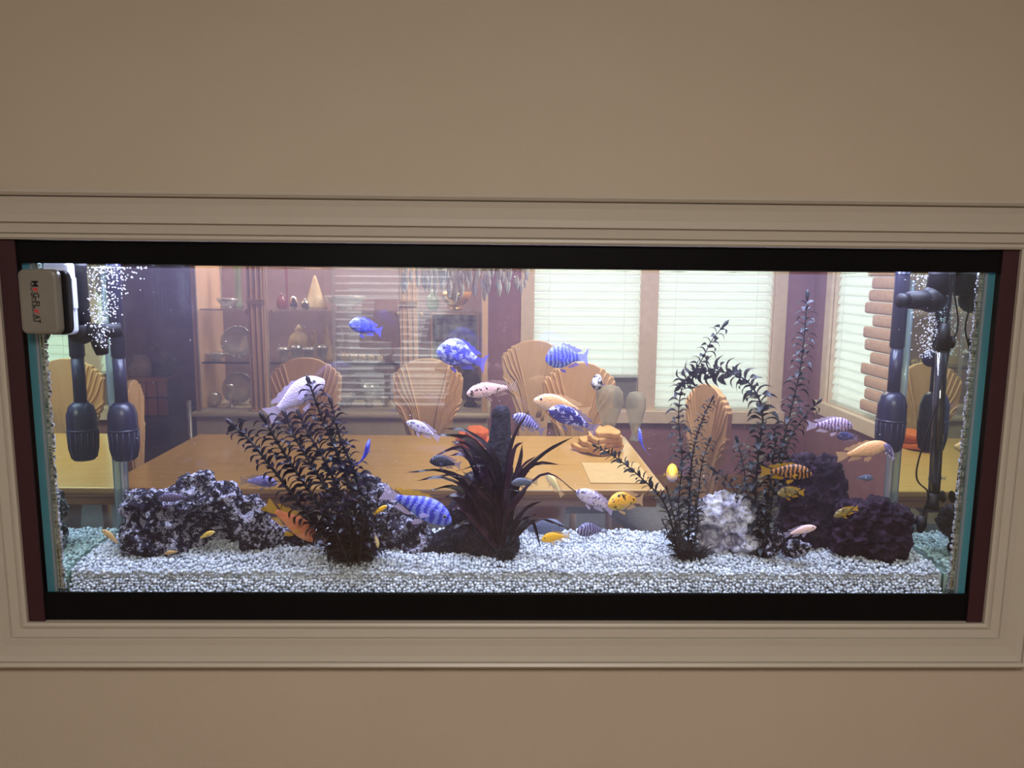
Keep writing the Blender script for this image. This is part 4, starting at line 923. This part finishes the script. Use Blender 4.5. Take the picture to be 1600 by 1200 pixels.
S = srgb
F = {}
def fm(k, *a, **kw): F[k] = fish_mat('skin_'+k, *a, **kw); return F[k]
fm('white', S(214, 196, 246), S(236, 222, 255)); fm('cobalt', S(126, 136, 246), S(120, 150, 236), 'bars', S(60, 66, 206), 10, .55)
fm('blue', S(84, 90, 240), S(84, 88, 214), 'blotch', S(40, 40, 150), 8, .58); fm('bluemottle', S(82, 84, 226), S(96, 100, 190), 'blotch', S(180, 182, 250), 11, .53)
fm('bluebar', S(120, 126, 242), S(168, 190, 240), 'bars', S(70, 76, 214), 11, .55); fm('pinkspot', S(250, 196, 196), S(240, 220, 226), 'blotch', S(30, 18, 34), 13, .60, soft=.03)
fm('peach', S(250, 186, 128), S(255, 228, 210)); fm('navy', S(38, 34, 118), S(90, 88, 176), 'blotch', S(206, 200, 246), 10, .60)
fm('violetblotch', S(150, 140, 206), S(190, 176, 214), 'bars', S(54, 48, 110), 13, .52); fm('lilacspot', S(206, 196, 226), S(226, 214, 236), 'blotch', S(80, 74, 140), 15, .60, soft=.04)
fm('greybar', S(66, 66, 92), S(90, 90, 112), 'bars', S(24, 22, 40), 14, .5); fm('orange', S(226, 124, 82), S(240, 160, 110)); fm('grey', S(86, 92, 118), S(110, 118, 140))
fm('yellow', S(252, 190, 40), S(252, 206, 90)); fm('yellowspot', S(246, 178, 66), S(214, 190, 90), 'blotch', S(34, 18, 18), 13, .61, soft=.03)
fm('greyviolet', S(150, 148, 178), S(160, 160, 170), 'bars', S(70, 60, 130), 11, .52); fm('paleyellow', S(222, 196, 130), S(232, 214, 170)); fm('purple', S(124, 112, 158), S(150, 138, 180), 'blotch', S(84, 76, 130), 10, .55)
fm('stripebw', S(206, 196, 190), S(214, 206, 196), 'blotch', S(24, 20, 24), 9, .48); fm('orangebar', S(176, 112, 62), S(196, 150, 84), 'bars', S(40, 22, 26), 12, .42)
fm('pinkbar', S(206, 178, 208), S(190, 166, 196), 'bars', S(110, 84, 126), 14, .5); fm('paleorange', S(246, 182, 124), S(252, 206, 160)); fm('olive', S(148, 128, 72), S(160, 142, 92), 'blotch', S(60, 46, 36), 10, .56)
fm('pinkwhite', S(250, 206, 206), S(255, 236, 236)); fm('gold', S(232, 190, 84), S(246, 222, 150)); fm('tan', S(206, 166, 106), S(214, 184, 140)); fm('dimpurple', S(104, 92, 128), S(120, 108, 144), 'bars', S(70, 62, 96), 13, .5)
fm('facecam', S(250, 190, 50), S(206, 206, 250)); fm('darkblue', S(50, 48, 110), S(80, 78, 140), 'blotch', S(120, 120, 190), 11, .58)
G = {'white': fin_mat('fin_white', S(226, 210, 255)), 'blue': fin_mat('fin_blue', S(110, 110, 236)), 'yellow': fin_mat('fin_yellow', S(250, 196, 60), .35), 'peach': fin_mat('fin_peach', S(246, 200, 150)),
     'dark': fin_mat('fin_dark', S(60, 54, 90), .3, S(180, 170, 220)), 'spot': fin_mat('fin_spotted', S(236, 200, 190), .4, S(60, 40, 50)), 'grey': fin_mat('fin_grey', S(120, 120, 140), .5), 'cobalt': fin_mat('fin_cobalt_yellow', S(230, 196, 120), .4, S(180, 180, 246))}
FL = [  # label, cx, cy, length px, heading, yaw to viewer, depth, skin, fin, height ratio, extras
 ('large white lavender cichlid rising above the leafy plant', 461, 622, 112, 33, 8, .16, 'white', 'white', 1.0, {}),
 ('deep blue cichlid turning beside the reflected lamp shade', 572, 512, 66, 158, 48, .14, 'blue', 'blue', 1.1, {}),
 ('blue mottled cichlid hovering before the china cabinet', 722, 557, 80, 162, 12, .12, 'bluemottle', 'blue', 1.6, {}),
 ('bright blue striped cichlid swimming before the double window', 886, 559, 68, 180, 10, .12, 'bluebar', 'blue', 1.65, {}),
 ('pinkish cichlid with black spots swimming above the stump', 769, 609, 80, 188, 6, .11, 'pinkspot', 'spot', .88, {}),
 ('peach cichlid swimming just above the navy one', 878, 635, 92, 165, 8, .15, 'peach', 'peach', .88, {}),
 ('navy blue cichlid with white blotches below the peach one', 896, 656, 86, 155, 8, .09, 'navy', 'dark', 1.0, {}),
 ('violet blotched cichlid half hidden behind the stump top', 826, 662, 58, 150, 10, .20, 'violetblotch', 'dark', 1.05, {}),
 ('pale lilac spotted cichlid left of the plum leaves', 662, 672, 60, 150, 12, .12, 'lilacspot', 'white', .85, {}),
 ('dark grey barred cichlid beneath the plum leaves', 696, 723, 50, 168, 10, .07, 'greybar', 'dark', 1.15, {}),
 ('blue cichlid seen from behind diving over the pointed rock', 571, 713, 56, 76, 0, .10, 'blue', 'blue', .8, dict(up=(0, -1, .1), bend=.5)),
 ('large cobalt cichlid with yellow dorsal fin beside the stump', 651, 791, 120, -22, 6, .06, 'cobalt', 'white', .98, dict(dorsal='yellow')),
 ('orange cichlid with yellow tail behind the leafy plant', 455, 816, 100, -40, -8, .135, 'orange', 'yellow', .9, {}),
 ('dim violet cichlid behind the leafy plant', 404, 753, 62, 0, 10, .22, 'purple', 'grey', .9, {}),
 ('tiny bright yellow cichlid on the pointed rock', 594, 797, 26, 35, 0, .055, 'yellow', 'yellow', .8, {}),
 ('tiny cream cichlid diving beside the leafy plant foot', 588, 844, 26, -78, 0, .05, 'paleyellow', 'white', .7, {}),
 ('slim grey cichlid crossing the plum leaves', 820, 754, 42, 180, 5, .05, 'grey', 'grey', 1.0, {}),
 ('faded yellow cichlid hovering behind the plum leaves', 866, 757, 46, 128, -20, .24, 'paleyellow', 'peach', .9, {}),
 ('pale lilac cichlid with dark spots following a yellow one', 930, 783, 72, 150, 8, .09, 'lilacspot', 'white', .95, {}),
 ('yellow cichlid with black spots and pale fins', 978, 784, 70, 177, 28, .08, 'yellowspot', 'peach', 1.30, {}),
 ('grey violet barred cichlid just above the gravel', 926, 829, 58, 172, 25, .10, 'greyviolet', 'grey', 1.2, {}),
 ('plain yellow cichlid resting low by the gravel', 868, 840, 48, 182, 15, .09, 'yellow', 'yellow', 1.05, {}),
 ('dim blue grey cichlid low behind the yellow one', 846, 826, 74, 8, 10, .24, 'grey', 'grey', 1.1, {}),
 ('yellow cichlid facing the glass head on', 1050, 738, 62, 175, 78, .10, 'facecam', 'yellow', 1.35, dict(wr=.62)),
 ('small blue cichlid swimming upright near the table corner', 1001, 692, 48, 97, 0, .16, 'bluebar', 'blue', .75, dict(up=(0, -1, .1), bend=-.4)),
 ('pinkish barred cichlid above the maroon lava rock', 1296, 665, 70, 2, 8, .19, 'pinkbar', 'white', 1.0, {}),
 ('small dark blue cichlid below the pinkish barred one', 1324, 683, 38, 172, 12, .20, 'darkblue', 'dark', 1.1, {}),
 ('long pale orange cichlid swimming to the right intake', 1348, 705, 88, 12, -5, .16, 'paleorange', 'peach', .80, {}),
 ('little grey cichlid near the right back corner', 1350, 747, 30, 0, 0, .24, 'grey', 'grey', 1.0, {}),
 ('orange and black barred cichlid before the lava rock', 1228, 738, 80, -1, 5, .075, 'orangebar', 'yellow', .92, {}),
 ('olive yellow cichlid beneath the barred orange one', 1236, 770, 48, 178, 12, .085, 'olive', 'yellow', 1.1, {}),
 ('dull yellow cichlid resting on the front lava rock', 1322, 800, 44, 195, 10, .045, 'olive', 'yellow', .95, {}),
 ('small pinkish white cichlid before the lava rocks', 1250, 830, 52, 18, 5, .05, 'pinkwhite', 'white', .78, {}),
 ('small golden cichlid before the cave of the large lace rock', 321, 837, 34, 26, 5, .06, 'gold', 'grey', .72, {}),
 ('small tan cichlid at the left edge of the lace rock', 175, 841, 40, 132, 5, .10, 'tan', 'grey', .75, {}),
 ('tiny pale cichlid lying low under the lace rock', 270, 863, 26, 190, 0, .05, 'tan', 'grey', .75, {}),
 ('dim purple cichlid before the top of the large lace rock', 276, 778, 54, 178, 8, .06, 'dimpurple', 'grey', .85, {}),
 ('black and white striped cichlid facing the glass', 935, 598, 50, 178, 72, .16, 'stripebw', 'dark', 1.5, dict(wr=.62)),
 ('little lilac cichlid below the right intake strainer', 1390, 706, 34, 125, 10, .13, 'purple', 'white', .95, {}),
]
for lb, cx, cy, lp, th, ya, Y, sk, fn, hr, kw in FL: make_fish(lb, cx, cy, lp, th, ya, Y, F[sk], G[fn], hr, **kw)

# ------------------------------------------------------------------ equipment
def intake(px, label, Y, top_py=395, cap0=628, cap1=718, wpx=44, mat='pump'):
    a = at(px, cap0, Y); b_ = at(px, cap1, Y); r = sz(wpx, Y)/2; x = (a.x+b_.x)/2
    e = empty('filter_intake', (x, Y, b_.z), label, 'filter intake')
    zt, zb = a.z, b_.z; H = zt-zb
    MB().lathe([(r*.70, zb), (r*.78, zb+.004), (r*.93, zb+.2*H), (r*1.0, zb+.5*H), (r*.99, zb+.78*H), (r*.80, zb+.93*H), (r*.48, zb+H)], (x, Y, 0), 24).build('strainer', M[mat], e, True)
    for k in range(16):
        an = 2*PI*k/16; pts = [(x+q*r*math.cos(an), Y+q*r*math.sin(an), zb+z*H) for q, z in ((.80, .03), (.955, .2), (1.02, .5))]
        MB().tube(pts, .0012, 5).build('strainer_rib', M[mat], e, True)
    MB().lathe([(r*1.015, zb+.50*H), (r*1.03, zb+.52*H), (r*1.015, zb+.54*H)], (x, Y, 0), 24).build('band', M[mat], e, True)
    tz = at(px, top_py, Y).z
    MB().tube([(x, Y, zt-.002), (x, Y, zt+.10)], r*.43, 16).build('collar', M[mat], e, True)
    MB().tube([(x, Y, zt+.10), (x, Y, ZO+.02)], r*.50, 16).build('pipe', M[mat], e, True)
    return e
intake(193, 'blue black filter intake strainer in the left back corner', .212)
intake(1392, 'blue black filter intake strainer in the right back corner', .212, cap0=612, cap1=704)
# left return pipe: comes down, elbow, T nozzle
def P3(px, py, Y): return at(px, py, Y)
e = empty('return_pipe', tuple(P3(150, 545, .08)), 'black filter return pipe with elbow nozzle among the left bubbles', 'pipe')
MB().tube([P3(116, 396, .07), P3(118, 430, .07), P3(124, 480, .07), P3(128, 512, .07)], [sz(17, .07), sz(16, .07), sz(14.5, .07), sz(14, .07)], 14).build('down_pipe', M['black'], e, True)
MB().ball(P3(127, 519, .07), sz(19, .07), 16, 10).build('elbow', M['black'], e, True)
MB().tube([P3(128, 519, .068), P3(158, 519, .075), P3(190, 515, .09)], [sz(14, .07), sz(13, .07), sz(11, .08)], 14).build('cross_pipe', M['black'], e, True)
MB().tube([P3(152, 522, .070), P3(157, 540, .062), P3(160, 553, .058)], [sz(12, .07), sz(12, .06), sz(9, .06)], 14).build('nozzle', M['black'], e, True)
e = empty('return_pipe', tuple(P3(1440, 490, .08)), 'black filter return pipe with side nozzle above the right heater', 'pipe')
MB().tube([P3(1472, 396, .10), P3(1472, 430, .10), P3(1466, 460, .10)], [sz(19, .1), sz(19, .1), sz(19, .1)], 14).build('down_pipe', M['black'], e, True)
MB().ball(P3(1456, 468, .10), sz(21, .1), 16, 10).build('elbow', M['black'], e, True)
MB().tube([P3(1462, 468, .10), P3(1440, 469, .095), P3(1417, 469, .09)], [sz(19, .1), sz(15, .1), sz(13, .1)], 14).build('cross_pipe', M['black'], e, True)
MB().tube([P3(1418, 469, .09), P3(1404, 470, .088)], [sz(11, .1), sz(11, .1)], 14).build('nozzle', M['black'], e, True)
MB().tube([P3(1452, 470, .098), P3(1448, 486, .096)], [sz(19, .1), sz(8, .1)], 14).build('drain_cone', M['black'], e, True)
# heater with suction cups
M['tube_glass'] = clear('heater_glass', (.55, .58, .60), extra=.06, rough=.05, diff=(.10, .10, .12), dfac=.35)
def cup(par, c, d, r):
    mm = d.to_track_quat('Z', 'Y').to_matrix(); MB().lathe([(r*.25, 0), (r*.3, r*.5), (r*.6, r*.75), (r, r*1.05), (r*.95, r*1.1), (r*.2, r*.8)], c, 14, mm).build('suction_cup', M['black'], par, True)
YH = .055
e = empty('aquarium_heater', tuple(P3(1456, 797, YH)), 'glass tube heater with black end caps by the right side glass', 'heater')
MB().tube([P3(1472, 540, YH), P3(1459, 776, YH)], sz(9, YH), 14).build('glass_tube', M['tube_glass'], e, True)
MB().tube([P3(1471, 560, YH), P3(1461, 770, YH)], sz(4.5, YH), 10).build('heating_core', M['black'], e, True)
MB().tube([P3(1477, 505, YH), P3(1475, 525, YH), P3(1472, 548, YH)], [sz(7, YH), sz(9.5, YH), sz(10.5, YH)], 14).build('top_cap', M['black'], e, True)
MB().tube([P3(1459, 770, YH), P3(1457, 784, YH), P3(1456, 794, YH)], [sz(10, YH), sz(9, YH), sz(12, YH)], 14).build('bottom_cap', M['black'], e, True)
cup(e, P3(1463, 776, YH), Vector((1, 0, 0)), sz(10, YH)); cup(e, P3(1477, 535, YH), Vector((1, 0, 0)), sz(10, YH))
MB().tube(smooth_poly([P3(1478, 508, YH), P3(1483, 480, YH), P3(1486, 450, YH), P3(1484, 400, YH)], 20), .0024, 6).build('cable', M['black'], e, True)
e = empty('thermometer_cable', tuple(P3(1438, 828, .07)), 'thin black cable with a weighted sensor hanging beside the heater', 'cable')
MB().tube(smooth_poly([P3(1487, 440, .06), P3(1497, 505, .06), P3(1484, 545, .06), P3(1470, 610, .05), P3(1432, 735, .05), P3(1450, 770, .05), P3(1443, 805, .06)], 50), .0017, 6).build('cable', M['black'], e, True)
MB().tube([P3(1441, 806, .06), P3(1440, 820, .06), P3(1437, 832, .06)], [sz(7, .06), sz(8, .06), sz(4, .06)], 12).build('sensor', M['black'], e, True)
cup(e, P3(1440, 814, .06), Vector((-.6, .7, 0)), sz(8, .06))
e = empty('air_stone', tuple(P3(1455, 573, .16)), 'round dark air stone under the right bubble column', 'air stone')
MB().ball(P3(1455, 560, .16), sz(14, .16), 16, 10).build('stone', M['pump'], e, True)
MB().tube(smooth_poly([P3(1458, 548, .17), P3(1468, 520, .18), P3(1482, 470, .19), P3(1486, 400, .2)], 20), .0022, 6).build('air_tube', M['silicone'], e, True)
# bubbles (uncountable) and drifting specks
def bubbles(name, label, path, wid, n, r0, r1, lim=None):
    Cc = []; Rr = []
    for k in range(n):
        u = R_.random(); i = u*(len(path)-1); j = min(int(i), len(path)-2); fr_ = i-j
        px = path[j][0]*(1-fr_)+path[j+1][0]*fr_; py = path[j][1]*(1-fr_)+path[j+1][1]*fr_; Y = path[j][2]*(1-fr_)+path[j+1][2]*fr_; ww = path[j][3]*(1-fr_)+path[j+1][3]*fr_
        p = at(px+R_.gauss(0, .45)*ww, py+R_.uniform(-5, 5), Y+R_.gauss(0, .012))
        p.z = min(p.z, WATER-.003); p.x = max(-.888, min(.888, p.x)); p.y = max(IY0+.006, min(IY1-.006, p.y)); Cc.append(p[:]); Rr.append(R_.uniform(r0, r1)*(1 if R_.random() < .85 else 1.5))
    Cc = np.array(Cc); off = tuple(Cc.min(0)); return tag(many(name, Cc, np.array(Rr), ico_v, ico_f, M['bubble'], (.8, 1.15), off), label, 'bubbles', kind='stuff')
bubbles('bubble_stream', 'white air bubbles streaming up from the left nozzle', [(160, 545, .06, 8), (154, 518, .06, 18), (160, 480, .07, 34), (168, 440, .08, 44), (168, 412, .08, 50)], 0, 620, .0010, .0020)
bubbles('bubble_stream', 'white air bubbles rising from the right air stone', [(1452, 558, .14, 20), (1452, 530, .14, 24), (1458, 500, .14, 26), (1452, 450, .13, 26), (1450, 428, .13, 30)], 0, 380, .0009, .0017)
Cs = np.array([at(R_.uniform(60, 1530), R_.uniform(425, 800), R_.uniform(.03, .26))[:] for _ in range(200)]); Cs = Cs[np.abs(Cs[:, 0]) < .89]
Rs = rng.uniform(.0004, .0009, len(Cs)); tag(many('drifting_speck', Cs, Rs, ico_v, ico_f, M['bubble'], (.5, 1.4), tuple(Cs.min(0))), 'tiny white specks drifting in the water', 'specks', kind='stuff')

# ------------------------------------------------------------------ magnet cleaner on the front glass
M['mag_white'] = plain('off_white_plastic', (.21, .195, .17), .35); M['mag_blue'] = plain('pale_plastic', (.75, .76, .85), .3)
M['ink'] = plain('black_ink', (.012, .012, .014), .5); M['red_ink'] = plain('red_ink', (.55, .03, .05), .5)
c0, c1 = at(33, 522, -.03), at(94, 421, -.03); c0.x = at(32, 470, -.03).x; c1.x = at(93, 470, -.03).x
e = empty('magnet_cleaner', ((c0.x+c1.x)/2, -.01, c0.z), 'off white and black magnetic glass cleaner at the upper left corner', 'cleaner')
def rrect(x0, x1, z0, z1, r, n=6):
    out = []
    for cx_, cz_, a0_ in ((x1-r, z1-r, 0), (x0+r, z1-r, PI/2), (x0+r, z0+r, PI), (x1-r, z0+r, 1.5*PI)):
        out += [(cx_+r*math.cos(a0_+PI/2*k/n), cz_+r*math.sin(a0_+PI/2*k/n)) for k in range(n+1)]
    return out
fy0, fy1 = -.036, -.014                       # shell
MB().prism(rrect(c0.x, c1.x, c0.z, c1.z, .012), fy0, fy1).build('shell', M['mag_white'], e, bevel=.006)
MB().prism(rrect(c0.x+.002, c1.x+.0075, c0.z-.001, c1.z-.002, .012), fy1, .0005).build('magnet_block', M['black'], e, bevel=.002)
MB().prism(rrect(c0.x+.001, c1.x+.0065, c0.z+.002, c1.z-.003, .012), .0008, .0013).build('felt', M['black'], e)
ei = empty('magnet_cleaner', ((c0.x+c1.x)/2, .03, c0.z), 'inner half of the magnetic cleaner inside the glass', 'cleaner')
i0, i1 = at(42, 523, .022), at(115, 409, .04)
MB().prism(rrect(max(i0.x, -.893), i1.x, i0.z, i1.z, .010), .0175, .045).build('shell', M['mag_blue'], ei, bevel=.004)
MB().prism(rrect(i1.x, i1.x+.005, i0.z+.05, i1.z-.03, .002), .020, .036).build('scraper', M['mag_blue'], ei)
def text_mesh(body, size, ext=.0003, offset=.0):
    cu_ = bpy.data.curves.new('t', 'FONT'); cu_.body = body; cu_.size = size; cu_.extrude = ext; cu_.offset = offset; cu_.align_x = 'LEFT'; cu_.align_y = 'CENTER'
    to = link(bpy.data.objects.new('t', cu_)); dg = bpy.context.evaluated_depsgraph_get(); me = bpy.data.meshes.new_from_object(to.evaluated_get(dg)); bpy.data.objects.remove(to); return me
def lettering(name, body, px, py, size, mat, off=0.0, length=None):
    me = text_mesh(body, size, .0002, off); me.materials.clear(); me.materials.append(mat)
    o = link(bpy.data.objects.new(name, me)); o.parent = e; p = at(px, py, fy0-.0004)
    s = 1.0
    if length:
        xs = [v.co.x for v in me.vertices]; s = length/(max(xs)-min(xs))
    # reads downwards: text x axis -> -Z, text y axis -> +X, facing the room
    o.matrix_local = Matrix.Translation(p-e.location) @ Matrix(((0, 1, 0, 0), (0, 0, -1, 0), (-1*s, 0, 0, 0), (0, 0, 0, 1)))
    return o
u1 = sz(1, -.036)
lettering('lettering', 'M', 54, 438, 9.6*u1*1.35, M['ink'], .0003, 9*u1)
lettering('lettering', 'G-FL', 55.5, 457, 9.6*u1*1.35, M['ink'], .0003, 24*u1)
lettering('lettering', 'AT', 57.5, 492, 9.6*u1*1.35, M['ink'], .0003, 13*u1)
lettering('tagline', 'Floating Magnet Aquarium Cleaner', 48.5, 439, 3.6*u1*1.3, M['ink'], 0, 62*u1)
for px, py in ((55, 452), (57, 486)):          # little red fish marks in place of two letters
    c = at(px, py, fy0-.0002); poly = [(c.x+3.4*u1*math.cos(a), c.z+2.4*u1*math.sin(a)) for a in [2*PI*k/14 for k in range(14)]]
    mk = MB().prism(poly, fy0-.0006, fy0-.0001); mk.prism([(c.x+2.5*u1, c.z-2*u1), (c.x+5*u1, c.z-4.2*u1), (c.x+1*u1, c.z-4.2*u1)], fy0-.0006, fy0-.0001)
    mk.build('fish_mark', M['red_ink'], e)
